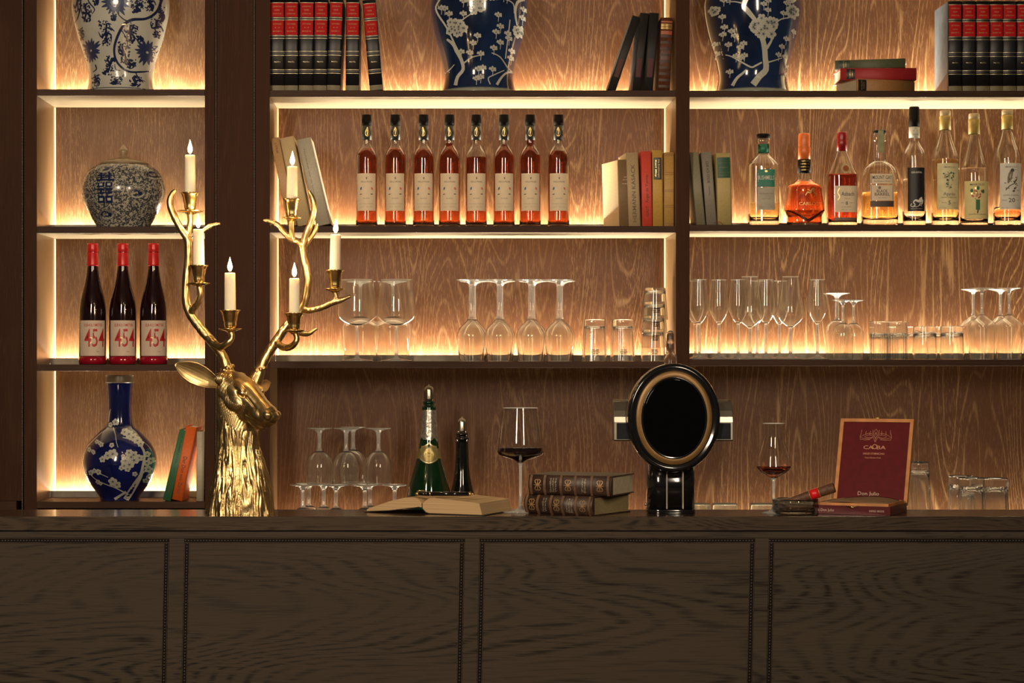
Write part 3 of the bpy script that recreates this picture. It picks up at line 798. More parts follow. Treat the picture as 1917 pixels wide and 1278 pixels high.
glasses('F', 'small_goblet', 'goblet', True, [(1578, 6.05, z3r, 'small upside-down goblet in front of the thicker taller one'), (1598, 6.06, z3r, 'small upside-down goblet nearest the textured tumblers')], 'small upside-down goblets')
glasses('Fb', 'goblet', 'goblet', True, [(1567, 6.15, z3r, 'taller upside-down goblet with wide foot behind the two small ones')], 'upside-down goblet')
glasses('G', 'wine_glass', 'wine glass', True, [(1838, 6.05, z3r, 'upside-down wide wine glass at the right, left one in front'), (1889, 6.05, z3r, 'upside-down wide wine glass at the right, second in front'),
        (1822, 6.155, z3r, 'upside-down wide wine glass at the right, left one behind'), (1873, 6.155, z3r, 'upside-down wide wine glass at the right, second behind'), (1940, 6.05, z3r, 'upside-down wide wine glass cut by the right picture edge')], 'upside-down wide wine glasses')

def tumbler(name, label, loc, h, rb, rt, wall=.0036, base=.012, ribs=0, amp=.0, mat='glassw', group=None, waist=None, twist=0, pw=2, cat='glass', print_=None):
    """drawn upside down: the base is up"""
    t = thing(name, label, cat, (loc[0], loc[1], loc[2] + h), (PI, 0, 0), group)
    pr = [(0, rb * .96), (.002, rb)] + ([waist] if waist else []) + [(h * .35, rb + (rt - rb) * .35), (h * .7, rb + (rt - rb) * .7), (h, rt)]
    out = smooth_prof(pr, 3)
    inn = [(z, r - wall) for z, r in out if z > base and z < h - .001][::-1]
    mb = MB()
    mb.lathe([(0, 0)] + tight(out, wall) + inn + [(base + .001, inn[-1][1] * .6), (base + .0015, 0)], 64 if ribs else 40, ribs=ribs, ramp_=amp, twist=twist, pw=pw)
    mb.build('vessel', M[mat], t)
    if print_:
        k = MB()
        fn = lambda u, v: ((rt + .0006) * math.sin(u / rt), (rt + .0006) * math.cos(u / rt), -v)
        for q, (dz, w) in enumerate(((.0, .018), (.005, .022), (.010, .020))): k.patch(lambda u, v: ((interp(out, v) + .0005) * math.sin(u / rt), (interp(out, v) + .0005) * math.cos(u / rt), v), -w / 2, w / 2, h - .022 - dz, h - .0195 - dz, 6, 1)
        k.build('print', M['blackm'], t)
    return t
T1 = tumbler('ribbed_tumbler', 'upside-down ribbed tumbler right of the four upside-down wine glasses', on(1113, 6.07, z3), .115, .0285, .0345, ribs=12, amp=.022, group='ribbed tumblers', waist=(.028, .029), base=.016, print_=1)
dup(T1, (X(1165.5, 6.07), 6.07, z3 + .115), None, 'upside-down ribbed tumbler beside the stacked tumblers')
for i in range(4):
    lab = 'upside-down tumbler in the tall stack by the divider, ' + ('lowest', 'second from bottom', 'third from bottom', 'topmost')[i]
    if i == 0: T0 = tumbler('stacked_tumbler', lab, on(1223, 6.08, z3), .088, .0285, .0355, wall=.0016, base=.006, group='stacked tumblers', print_=1)
    else: dup(T0, (X(1223 + i * 1.2, 6.08), 6.08, z3 + .088 + i * .0385), None, lab)
T2 = tumbler('textured_tumbler', 'textured square-cut tumbler upside down, nearest the small goblets', on(1646, 6.06, z3r), .104, .0265, .0265, ribs=16, amp=.035, group='textured tumblers', base=.03)
dup(T2, (X(1681, 6.06), 6.06, z3r + .104), None, 'textured square-cut tumbler upside down, beside the smooth tumblers')
dup(T2, (X(1664, 6.15), 6.15, z3r + .104), None, 'textured square-cut tumbler upside down, behind the other two')
T3 = tumbler('whisky_tumbler', 'smooth upside-down tumbler right beside the textured tumblers', on(1731, 6.06, z3r), .091, .031, .0345, base=.016, group='smooth tumblers')
dup(T3, (X(1782, 6.06), 6.06, z3r + .091), None, 'smooth upside-down tumbler nearest the wide wine glasses')
dup(T3, (X(1716, 6.155), 6.155, z3r + .091), None, 'smooth upside-down tumbler behind, on the left')
dup(T3, (X(1762, 6.155), 6.155, z3r + .091), None, 'smooth upside-down tumbler behind, on the right')
labs = ['thick greenish tumbler base just right of the tap column', 'thick greenish tumbler base between the tap and snifter', 'thick greenish tumbler base behind the snifter stem', 'thick greenish tumbler base behind the cigar band']
for i, px in enumerate((1306, 1357, 1428, 1550)):
    if i == 0: TG = tumbler('heavy_tumbler', labs[0], on(px, 6.0, WT), .107, .034, .036, base=.026, mat='glassg', group='heavy tumblers behind the bar', pw=3.2)
    else: dup(TG, (X(px, 6.0), 6.0, WT + .107), None, labs[i])
tumbler('highball_glass', 'tall twisted upside-down highball glass behind the cigar box lid', on(1719, 6.04, WT), .217, .030, .038, ribs=9, amp=.03, twist=14, base=.018)
T5 = tumbler('ribbed_glass', 'ribbed glass upside down behind the bar, rightmost of three', on(1863, 6.03, WT), .174, .035, .0375, ribs=14, amp=.02, base=.02, group='ribbed glasses behind the bar')
dup(T5, (X(1819, 6.05), 6.05, WT + .171), None, 'ribbed glass upside down behind the bar, middle of three')
dup(T5, (X(1799, 6.15), 6.15, WT + .172), None, 'ribbed glass upside down behind the bar, leftmost of three')
for o in bpy.data.objects:
    if o.name.startswith('ribbed_glass') and o.location.z != WT + .174 and o.location.z > WT + .15: o.location.z = WT + .174

# ---------------------------------------------------------------- bottles
def liquidm(name, col, ior=1.36):
    m = glassm(name, col, 0.0, ior); return m
M['amber'] = liquidm('amber_brandy', (.44, .095, .025)); M['pale'] = liquidm('pale_gold', (.97, .80, .42)); M['clearl'] = liquidm('clear_spirit', (.99, .97, .92))
M['orangel'] = liquidm('red_orange_brandy', (.66, .13, .035)); M['redl'] = liquidm('red_brandy', (.50, .075, .03)); M['goldl'] = liquidm('golden_rum', (.97, .68, .26)); M['pinkl'] = liquidm('rose_amber', (.98, .45, .22))
M['label'] = plain('cream_label', (.78, .63, .44), .6, var=.04); M['labely'] = plain('yellow_label', (.78, .66, .30), .6, var=.04); M['labelw'] = plain('grey_white_label', (.74, .71, .60), .6, var=.04)
M['textd'] = plain('dark_print', (.05, .04, .035), .6); M['textg'] = plain('grey_print', (.22, .18, .13), .6); M['textr'] = plain('red_print', (.45, .012, .012), .5)
M['goldp'] = plain('gold_print', (.60, .42, .16), .3, .6); M['whitep'] = plain('white_print', (.75, .70, .60), .5)

def bottle(name, label, cat, px, Y, z0, pts, glass='glass', liq=None, liqpy=None, wall=.0016, seg=44, pw=2.0, sy=1.0, base_t=.008, group=None, extras=None, opaque=False):
    pr, k = pxprof(pts, Y, z0)
    t = thing(name, label, cat, (X(px, Y), Y, z0), group=group)
    out = smooth_prof(pr, 3) if pw == 2.0 else smooth_prof(pr, 3)
    pb = pts[-1][0]
    zpy = lambda py: (pb - py) * Y / F * k
    mb = MB()
    if opaque:
        mb.lathe([(0.0, 0)] + out + [(out[-1][0], 0)], seg, pw=pw, sy=sy)
    else:
        inn = [(z, r - wall) for z, r in out if z > base_t][::-1]
        mb.lathe([(.004, 0), (0, out[0][1] * .7)] + out + inn + [(base_t + .006, inn[-1][1] * .45), (base_t + .009, 0)], seg, pw=pw, sy=sy)
    mb.build('body', M[glass] if isinstance(glass, str) else glass, t)
    if liq:
        zl = zpy(liqpy)
        lo = [(z, r - wall - .00025) for z, r in out if base_t + .0 < z < zl]
        lo.append((zl, interp(out, zl) - wall - .00025))
        mb = MB(); mb.lathe([(base_t + .0095, 0), (base_t + .0065, lo[0][1] * .45)] + [(max(z, base_t + .0004), r) for z, r in lo] + [(zl, 0)], seg, pw=pw, sy=sy)
        mb.build('liquid', M[liq], t)
    def fn(off=.0006):
        def g(dx, py):
            z = zpy(py); r = interp(out, z); d = dx * Y / F
            if pw == 2.0 and sy == 1.0:
                a = d / r; rr = r + off
                return (rr * math.sin(a), -rr * math.cos(a), z)
            q = max(0.0, 1 - abs(d / r) ** pw) ** (1 / pw)
            return (d, -(r * sy * q) - off, z)
        return g
    if extras: extras(t, fn, zpy, k, out)
    return t
def capm(t, name, mat, zpy, k, Y, rows, seg=28):
    """rows [(py, hw)] bottom to top -> closed sleeve"""
    pr = [(zpy(p), hw * Y / F) for p, hw in rows]
    mb = MB(); mb.lathe([(pr[0][0], pr[0][1] - .0012)] + pr + [(pr[-1][0], 0)], seg)
    return mb.build(name, mat, t)
def lab(t, name, mat, fn, x0, x1, py0, py1, lines=(), extra=None, mats=(), off=.0006):
    """a stuck label (one mesh) with its print in a child mesh"""
    mb = MB(); mb.patch(fn(off), x0, x1, py1, py0, 14, 3)
    lb = mb.build(name, mat, t)
    if lines or extra:
        pm = MB(); g = fn(off + .0004)
        gg = lambda u, v: g(u, -v)
        for (s, u, py, h, w, m) in lines: pm.text(s, gg, u, -py, h, m, w, px=F / 6.08)
        if extra: extra(pm, g)
        pm.build('print', list(mats), lb)
    return lb
TX = lambda: [M['textd'], M['textr'], M['goldp'], M['textg'], M['whitep'], plain('blue_speck', (.03, .12, .26), .6), plain('pink_speck', (.62, .16, .13), .6), plain('green_print', (.04, .16, .07), .6)]
TXM = TX()

# eight amber bottles
lv = [278, 278, 279, 268, 294, 271, 262, 283]
ords = ['first', 'second', 'third', 'fourth', 'fifth', 'sixth', 'seventh', 'eighth']
note = ['', '', '', '', ', clear shoulder', '', ', filled into the neck', ', beside the open panel']
for i, px in enumerate((686.5, 740, 793, 841.5, 891.5, 943.5, 992.5, 1045.5)):
    pts = [(234, 8.8), (262, 8.8), (272, 9.2), (278, 13), (286, 18), (296, 20.2), (330, 20.4), (410, 20.4), (419, 20), (424, 18.6)]
    Y = 6.07
    def ex(t, fn, zpy, k, out):
        capm(t, 'neck_sleeve', plain('olive_black_sleeve', (.035, .035, .028), .35), zpy, k, Y, [(262, 9.4), (234.5, 9.2)])
        g = fn(.0012)
        gf = lambda u, v: (lambda r: (r * math.sin(u * Y / F / r), -r * math.cos(u * Y / F / r), zpy(v)))(9.2 * Y / F + .0009)
        e = MB(); a = random.uniform(-1.5, 2)
        e.ribbon(gf, [(a, 239), (a + 2.4, 245), (a + 4, 250), (a + 2, 254.5), (a - 2, 254.5), (a - 4, 250), (a - 2.4, 245), (a, 239)], 1.1, 0, 3)
        e.ribbon(gf, [(a, 243), (a + .6, 248), (a, 253)], 1.4, 0, 2)
        e.build('emblem', M['goldp'], t)
        capm(t, 'stopper', M['blackm'], zpy, k, Y, [(234.4, 9.5), (222, 9.5), (221, 9), (215.3, 9.2)])
        def spec(pm, g):
            pm.disc(g, -10, 353, 1.6, 6, 5, ry=3.2, rot=.3); pm.disc(g, 10.5, 353, 1.8, 7, 6, ry=3.0, rot=-.5)
            pm.ribbon(g, [(-12.5, 364), (-8.5, 363)], 1.4, 0, 1); pm.ribbon(g, [(8, 363), (12, 363.5)], 1.6, 0, 1)
            pm.disc(g, .4, 334, 1.3, 6, 3, ry=2.6)
        lab(t, 'label', M['label'], fn, -19.5, 19.5, 325, 394, [('VIEILLE PRUNE', 0, 340.5, .0042, .032, 3), ('Eau-de-Vie', 0, 371, .0030, .017, 3), ('SOUVERAINE   DISTILLERIE', 0, 381, .0012, .040, 3), ('70 cl   40% vol', 0, 387, .0014, .032, 3)], spec, TXM)
    bottle('brandy_bottle', ords[i] + ' from left of the eight amber brandy bottles' + note[i], 'bottle', px, Y, SH['M'][1], pts, liq='amber', liqpy=lv[i], extras=ex, group='amber brandy bottles on the middle shelf')

# three red wine bottles
M['wineg'] = plain('dark_wine_bottle', (.012, .003, .004), .06, coat=.6)
M['winer'] = glassm('red_wine_glass', (.42, .015, .03))
for i, px in enumerate((173.5, 230, 287.5)):
    Y = 6.07
    pts = [(457, 9.6), (497, 10), (515, 12), (535, 16), (556, 21.5), (575, 24.8), (592, 25.6), (640, 25.8), (672, 25.8), (682, 25)]
    def ex(t, fn, zpy, k, out):
        capm(t, 'capsule', plain('red_capsule', (.52, .014, .016), .28, .1), zpy, k, Y, [(498, 10.8), (495, 10.6), (494, 10.4), (474, 10.1), (473, 9.7), (471, 9.7), (470, 10.1), (462, 10.1), (461, 9.8), (459.5, 10.2), (455.5, 9.8)])
        lab(t, 'label', plain('wine_label', (.62, .49, .39), .6, var=.04), fn, -23.5, 30, 600, 666,
            [('ELB-KILOMETER', 5.5, 608.5, .0080, .052, 1), ('454', 8.0, 632, .0500, .058, 1), ('ROT', -.5 + 4, 658, .0030, .006, 2), ('WEIN', 13, 658, .0022, .010, 3)],
            lambda pm, g: (pm.ribbon(g, [(-8, 636), (-2, 632), (4, 634), (2, 641), (-5, 644)], 1.0, 2, 3), pm.ribbon(g, [(6, 612), (4, 620), (9, 628), (7, 636)], .9, 4, 3)), TXM, .0008)
        capm(t, 'base_band', plain('crimson_base', (.30, .006, .02), .10, coat=.5), zpy, k, Y, [(681, 25.9), (667, 26.2)])
    bottle('red_wine_bottle', ('leftmost', 'middle', 'rightmost')[i] + ' of three red-capped wine bottles with a large red number', 'bottle', px, Y, SH['L'][2], pts, glass='wineg', opaque=True, extras=ex, group='red-capped wine bottles', seg=48)

# the eight spirits bottles on the right
zr2 = SH['R'][1]
def spirit(name, label, px, pts, Y=6.08, **kw): return bottle(name, label, 'bottle', px, Y, zr2, pts, **kw)
def ex1(t, fn, zpy, k, out):
    Y = 6.08
    capm(t, 'stopper', M['blackm'], zpy, k, Y, [(259, 12.6), (252.5, 12.8), (251, 12)])
    capm(t, 'neck_band', plain('green_band', (.02, .17, .10), .4), zpy, k, Y, [(286, 11.2), (270, 11)])
    lab(t, 'label', plain('green_plaque', (.015, .20, .13), .5), fn, -15, 18, 318, 350, [('BUSHMILLS', 1.5, 333, .0115, .046, 4)],
        lambda pm, g: (pm.ribbon(g, [(-14, 326.5), (17, 326.5)], .7, 4, 1), pm.ribbon(g, [(-14, 339.5), (17, 339.5)], .7, 4, 1), pm.disc(g, 1.5, 321.5, 3, 6, 2, ry=2)), TXM)
    lab(t, 'lower_label', plain('silver_label', (.42, .38, .28), .5), fn, -14.5, 18, 351, 392, [('SINGLE MALT IRISH WHISKEY', 1.5, 362, .0022, .040, 3), ('AGED 10 YEARS', 1.5, 372, .0022, .026, 3), ('40% vol   1608   70 cl', 1.5, 387, .0022, .040, 3)], None, TXM)
spirit('whiskey_bottle', 'whiskey bottle with green plaque and black stopper, leftmost of the spirits', 1429, [(259, 10.5), (262, 12.4), (266, 12.4), (269, 10.8), (285, 10.6), (290, 12), (298, 20), (306, 27), (312, 28.6), (360, 28.6), (410, 28.4), (418, 28), (421, 27)], liq='pale', liqpy=378, pw=3.4, sy=.9, base_t=.012, extras=ex1)
def ex2(t, fn, zpy, k, out):
    Y = 6.08
    capm(t, 'capsule', plain('orange_capsule', (.74, .17, .035), .35), zpy, k, Y, [(299, 11.6), (277, 11.2), (276, 10.7), (274, 10.7), (273, 11), (254, 10.8), (251, 9.8)])
    b = capm(t, 'neck_label', M['blackm'], zpy, k, Y, [(323, 12.2), (299, 11.9)])
    gf = lambda u, v: (lambda r: (r * math.sin(u * Y / F / r), -r * math.cos(u * Y / F / r), zpy(-v)))(12.3 * Y / F + .0008)
    pm = MB()
    for j, s in enumerate(('SOLERA GRAN', 'RESERVA', 'BRANDY DE JEREZ', 'RESERVA')): pm.text(s, gf, 0, -(302 + j * 5.4), .0036, 0, .026, px=F / 6.08)
    pm.build('print', M['goldp'], b)
    pm = MB(); g = fn(.0008); gg = lambda u, v: g(u, -v)
    pm.text('CARLOS I', gg, 6, -381, .0090, 0, .060, px=F / 6.08); pm.text('BRANDY', gg, 14, -391, .003, 0, .022, px=F / 6.08)
    pm.ribbon(g, [(-2, 366), (2, 360), (7, 361), (10, 355), (14, 353), (13, 359), (17, 364), (14, 368)], [2, 2.4, 3, 3, 1.5, 2, 1.5, 1], 0, 3); pm.ribbon(g, [(8, 358), (2, 355)], 1.2, 0, 2)
    pm.build('print', M['goldp'], t)
    pm = MB(); pm.ribbon(g, [(-36, 392), (-20, 399), (-4, 408), (4, 411), (12, 407), (24, 399), (35, 391)], [1.5, 3, 5, 6, 5, 3, 1.5], 0, 4); pm.build('facet', plain('dark_amber_facet', (.06, .012, .006), .1, coat=.5), t)
spirit('brandy_decanter', 'flared orange brandy decanter with orange capsule and black neck label', 1505.5, [(298, 11), (323, 11.5), (334, 13), (335, 13.5), (341, 20), (348, 31), (360, 33), (378, 35.5), (391, 37.5), (394, 37), (402, 33), (416, 32.5), (421, 31.5)], liq='orangel', liqpy=337, base_t=.006, seg=10 * 4, sy=.8, extras=ex2, pw=2.6)
def ex3(t, fn, zpy, k, out):
    Y = 6.08
    capm(t, 'capsule', plain('dark_red_capsule', (.26, .010, .012), .3), zpy, k, Y, [(283, 10.2), (264, 9.8), (262, 9.2), (258, 9.8), (250, 9.4), (248, 8.6)])
    md = MB(); g = fn(.0008); md.disc(g, 4, 316, 9, 18, 0); g2 = fn(.0018); md.disc(g2, 4, 316, 5.5, 16, 1); md.build('medallion', [plain('pale_seal', (.5, .38, .2), .4), plain('brown_seal', (.30, .09, .03), .35)], t)
    lab(t, 'label', M['label'], fn, -17, 25, 348, 396, [('Asbach', 7, 362.5, .0110, .036, 0), ('Urbrand', 6, 371, .0022, .016, 3), ('8', 5, 379.5, .0095, None, 0), ('JAHRE GEREIFT', 5, 386.5, .0020, .028, 3), ('40% vol   0,7 l', 5, 391.5, .0018, .030, 3)],
        lambda pm, g: (pm.ribbon(g, [(-8, 352), (-12, 360), (-8, 368), (-12, 374)], 1.2, 2, 3), pm.ribbon(g, [(-6, 379), (0, 379)], .6, 3, 1), pm.ribbon(g, [(10, 379), (16, 379)], .6, 3, 1)), TXM)
    lab(t, 'base_label', plain('brown_strip', (.20, .10, .06), .5), fn, -18, 25, 405.5, 411.5, (), None, ())
spirit('cognac_bottle', 'red brandy bottle with round seal, cream label reading eight, and dark red capsule', 1576, [(283, 9), (286, 10), (300, 16), (315, 22.5), (325, 27.5), (332, 28.4), (380, 28.2), (412, 27.6), (421, 27)], liq='redl', liqpy=326, pw=3.2, sy=.8, extras=ex3, base_t=.01)
def ex4(t, fn, zpy, k, out):
    Y = 6.08
    capm(t, 'stopper', M['blackm'], zpy, k, Y, [(250, 11.6), (246, 12), (244.5, 11)])
    s = MB(); r = 12.6 * Y / F + .001
    s.box(-.0075, .0075, -r - .0014, -r, zpy(286), zpy(245)); s.box(-.0075, .0075, -r - .0014, .0, zpy(244.6), zpy(243.8)); s.build('seal_strap', plain('green_gold_strap', (.24, .25, .10), .4), t, bev=.001)
    lab(t, 'label', M['label'], fn, -21.5, 22, 326, 344, [('MOUNT GAY', 0, 332.5, .0100, .054, 0), ('Barbados Rum', 0, 339.5, .0034, .044, 3)],
        lambda pm, g: [pm.ribbon(g, q, .7, 0, 1) for q in ([(-20, 328), (20, 328)], [(-20, 342.5), (20, 342.5)], [(-20, 328), (-20, 342.5)], [(20, 328), (20, 342.5)])], TXM)
    lab(t, 'lower_label', M['label'], fn, -21.5, 22, 347, 375, [('BLACK', 0, 357.5, .0080, .030, 0), ('BARREL', 0, 363.5, .0080, .042, 0), ('SMALL BATCH', 0, 370, .002, .022, 3)],
        lambda pm, g: [pm.ribbon(g, q, .7, 0, 1) for q in ([(-20, 348.5), (20, 348.5)], [(-20, 373.5), (20, 373.5)], [(-20, 348.5), (-20, 373.5)], [(20, 348.5), (20, 373.5)])] + [pm.disc(g, -5, 351.5, 3, 6, 3)], TXM)
    lab(t, 'barrel_label', plain('dark_brown_strip', (.07, .045, .03), .5), fn, -21.5, 22, 375.5, 386.5, (), lambda pm, g: [pm.ribbon(g, [(-20, 376 + q * 3), (21, 376 + q * 3)], .5, 3, 1) for q in (1, 2, 3)], TXM)
spirit('rum_bottle', 'broad-shouldered rum bottle with two framed cream labels and strapped stopper', 1646.5, [(250, 11.5), (254, 12.4), (264, 12.4), (266, 11), (298, 11.2), (302, 14), (307, 22), (314, 29), (324, 33), (336, 34.2), (380, 34.2), (408, 33.8), (417, 33), (421, 30)], liq='goldl', liqpy=359, pw=2.8, sy=.75, extras=ex4, base_t=.014)
def ex5(t, fn, zpy, k, out):
    Y = 6.08
    capm(t, 'capsule', M['blackm'], zpy, k, Y, [(237.5, 10.1), (218, 9.6), (217, 9.2), (215, 9.8), (203, 9.4), (200.5, 8.6)])
    c = capm(t, 'neck_label', plain('white_neck_label', (.62, .60, .50), .5), zpy, k, Y, [(258, 9.9), (238, 9.8)])
    gf = lambda u, v: (lambda r: (r * math.sin(u * Y / F / r), -r * math.cos(u * Y / F / r), zpy(-v)))(9.9 * Y / F + .0008)
    pm = MB(); pm.ribbon(gf, [(-4, -240), (0, -240)], .1, 0, 1); pm.ribbon(lambda u, v: gf(u, -v), [(-4, 246), (0, 240), (4, 246), (-4, 246)], .8, 0, 1); pm.text('GRAPPA', gf, 0, -252, .0024, 0, .018, px=F / 6.08); pm.build('print', M['textg'], c)
    def em(pm, g):
        pm.ribbon(g, [(-9, 380), (-11, 384), (-6, 386), (-3, 382), (-6, 378), (-2, 374), (4, 376), (9, 370), (8, 377), (12, 374), (10, 381), (6, 380), (4, 385)], [1.2, 1.4, 1.4, 1.6, 2, 3, 5, 5, 5, 3, 2.4, 1.6, 1.2], 4, 3)
        pm.ribbon(g, [(-6, 384), (0, 386), (6, 383), (10, 385)], 1.0, 4, 3)
    lab(t, 'label', plain('black_label', (.012, .010, .012), .5), fn, -17, 17.5, 314, 394, [('GRAPPA', 0, 323, .0052, .030, 4), ('VILLA DE VARDA', 0, 389.5, .0022, .032, 4)], em, TXM)
spirit('grappa_bottle', 'tall clear grappa bottle with black label and black capsule', 1711.5, [(237, 9), (262, 9.4), (268, 10.5), (275, 15), (282, 19.5), (292, 21.6), (340, 21.8), (410, 21.6), (421, 21)], liq='clearl', liqpy=334, extras=ex5, base_t=.014)
def marolo(i):
    def ex(t, fn, zpy, k, out):
        Y = 6.08
        dy = (0, 6, -1)[i]
        capm(t, 'stopper', plain('pale_cork', (.46, .36, .20), .6), zpy, k, Y, [(217 + dy, 10), (209 + dy, 10), (207 + dy, 9.2)])
        capm(t, 'neck_sleeve', plain('mustard_sleeve', (.42, .29, .07), .4), zpy, k, Y, [(243 + dy + (2 if i == 1 else 0), 10.5), (224 + dy, 10.2), (222 + dy, 10.8), (219 + dy, 10.8), (217 + dy, 10.2)])
        if i == 0:
            def d(pm, g):
                rr = random.Random(4)
                pm.ribbon(g, [(-2, 322), (2, 328), (0, 344), (2, 354)], .8, 7, 3); pm.ribbon(g, [(-10, 326), (-2, 327), (8, 324)], .9, 7, 3)
                for q in range(34):
                    a = rr.random(); pm.disc(g, (rr.random() - .5) * 22 * (1 - .75 * a) + 1, 322 + a * 33, rr.uniform(.9, 1.7), 6, rr.choice((0, 7, 3)))
            lab(t, 'label', plain('pale_yellow_label', (.74, .65, .36), .5), fn, -21, 24, 306, 391, [('MAROLO', 3, 313.5, .0048, .030, 3), ('Après', 2, 362.5, .0090, .034, 3), ('GRAPPA DI MOSCATO', 2, 369, .0032, .046, 3), ('5', 2, 378.5, .0110, None, 0), ('Affinata', -8, 378.5, .0026, .014, 3), ('Anni', 12, 378.5, .0026, .010, 3), ('50 cl        42%', 2, 388, .0018, .056, 3)], d, TXM)
        elif i == 1:
            def d(pm, g):
                rr = random.Random(8)
                pm.patch(g, -3, 4.5, 392, 373, 4, 1, 7); pm.ribbon(g, [(-3, 373), (-4.5, 370)], 1, 7, 1); pm.ribbon(g, [(1, 392), (0, 398)], 2.2, 0, 1)
                for q in range(22):
                    a = rr.uniform(0, 2 * PI); r = 12 * math.sqrt(rr.random()); pm.disc(g, math.cos(a) * r, 361 + math.sin(a) * r * .8, rr.uniform(1.2, 2.2), 6, rr.choice((1, 6, 6, 7, 2)))
                for a in (-2.6, -1.5, -.4): pm.disc(g, math.cos(a) * 12, 362 + math.sin(a) * 10, 3, 6, 7, ry=4)
            lab(t, 'label', M['labely'], fn, -25, 26.5, 339, 408, [('MAROLO', 0, 345.5, .0058, .040, 0), ('GRAPPA DI BAROLO', 1, 400, .0036, .052, 3)], d, TXM)
        else:
            def d(pm, g):
                rr = random.Random(6)
                pm.ribbon(g, [(2, 320), (0, 326), (-2, 334), (-5, 343)], [5, 8, 8, 2], 3, 4); pm.disc(g, 3, 319.5, 3.6, 8, 0); pm.ribbon(g, [(-9, 356), (-2, 348), (8, 342), (14, 330)], [1.4, 1.6, 1.3, .8], 0, 3)
                for q in range(22):
                    pm.disc(g, rr.uniform(-10, 15), rr.uniform(330, 358), rr.uniform(.8, 1.8), 5, rr.choice((0, 3)), ry=rr.uniform(1, 3), rot=rr.random() * 3)
                pm.ribbon(g, [(4, 319), (12, 318)], .7, 3, 1)
            lab(t, 'label', M['labelw'], fn, -20, 25, 306, 391, [('MAROLO', 2, 313, .0048, .034, 3), ('GRAPPA DI BAROLO', 2, 365, .0034, .046, 3), ('20', 2, 374, .0115, .018, 0), ('Affinata', -11.5, 374, .0026, .014, 3), ('Anni', 14.5, 374, .0026, .010, 3), ('50 cl        50%', 2, 388, .0018, .056, 3)], d, TXM)
    return ex
long_ = [(218, 9.2), (243, 9.6), (252, 11), (266, 15.5), (280, 21.5), (292, 25), (302, 25.8), (350, 25.8), (410, 25.4), (421, 25)]
spirit('grappa_bottle', 'pale gold grappa bottle with grape drawing and mustard neck sleeve', 1769.5, long_, liq='pale', liqpy=298, extras=marolo(0), base_t=.010)
spirit('grappa_bottle', 'shorter clear grappa bottle with yellow label showing a flower bouquet', 1823.5, [(224, 9.2), (250, 9.6), (265, 11.5), (282, 15.5), (300, 21), (316, 25.4), (328, 26.6), (370, 26.4), (412, 26), (421, 25)], liq='clearl', liqpy=314, extras=marolo(1), base_t=.010)
spirit('grappa_bottle', 'clear-shouldered grappa bottle with bird drawing and number twenty, at the right edge', 1885.5, [(217, 9.2), (242, 9.6), (251, 11), (265, 15.5), (279, 21.5), (291, 25), (301, 25.8), (350, 25.8), (410, 25.4), (421, 25)], liq='pinkl', liqpy=386, extras=marolo(2), base_t=.010)

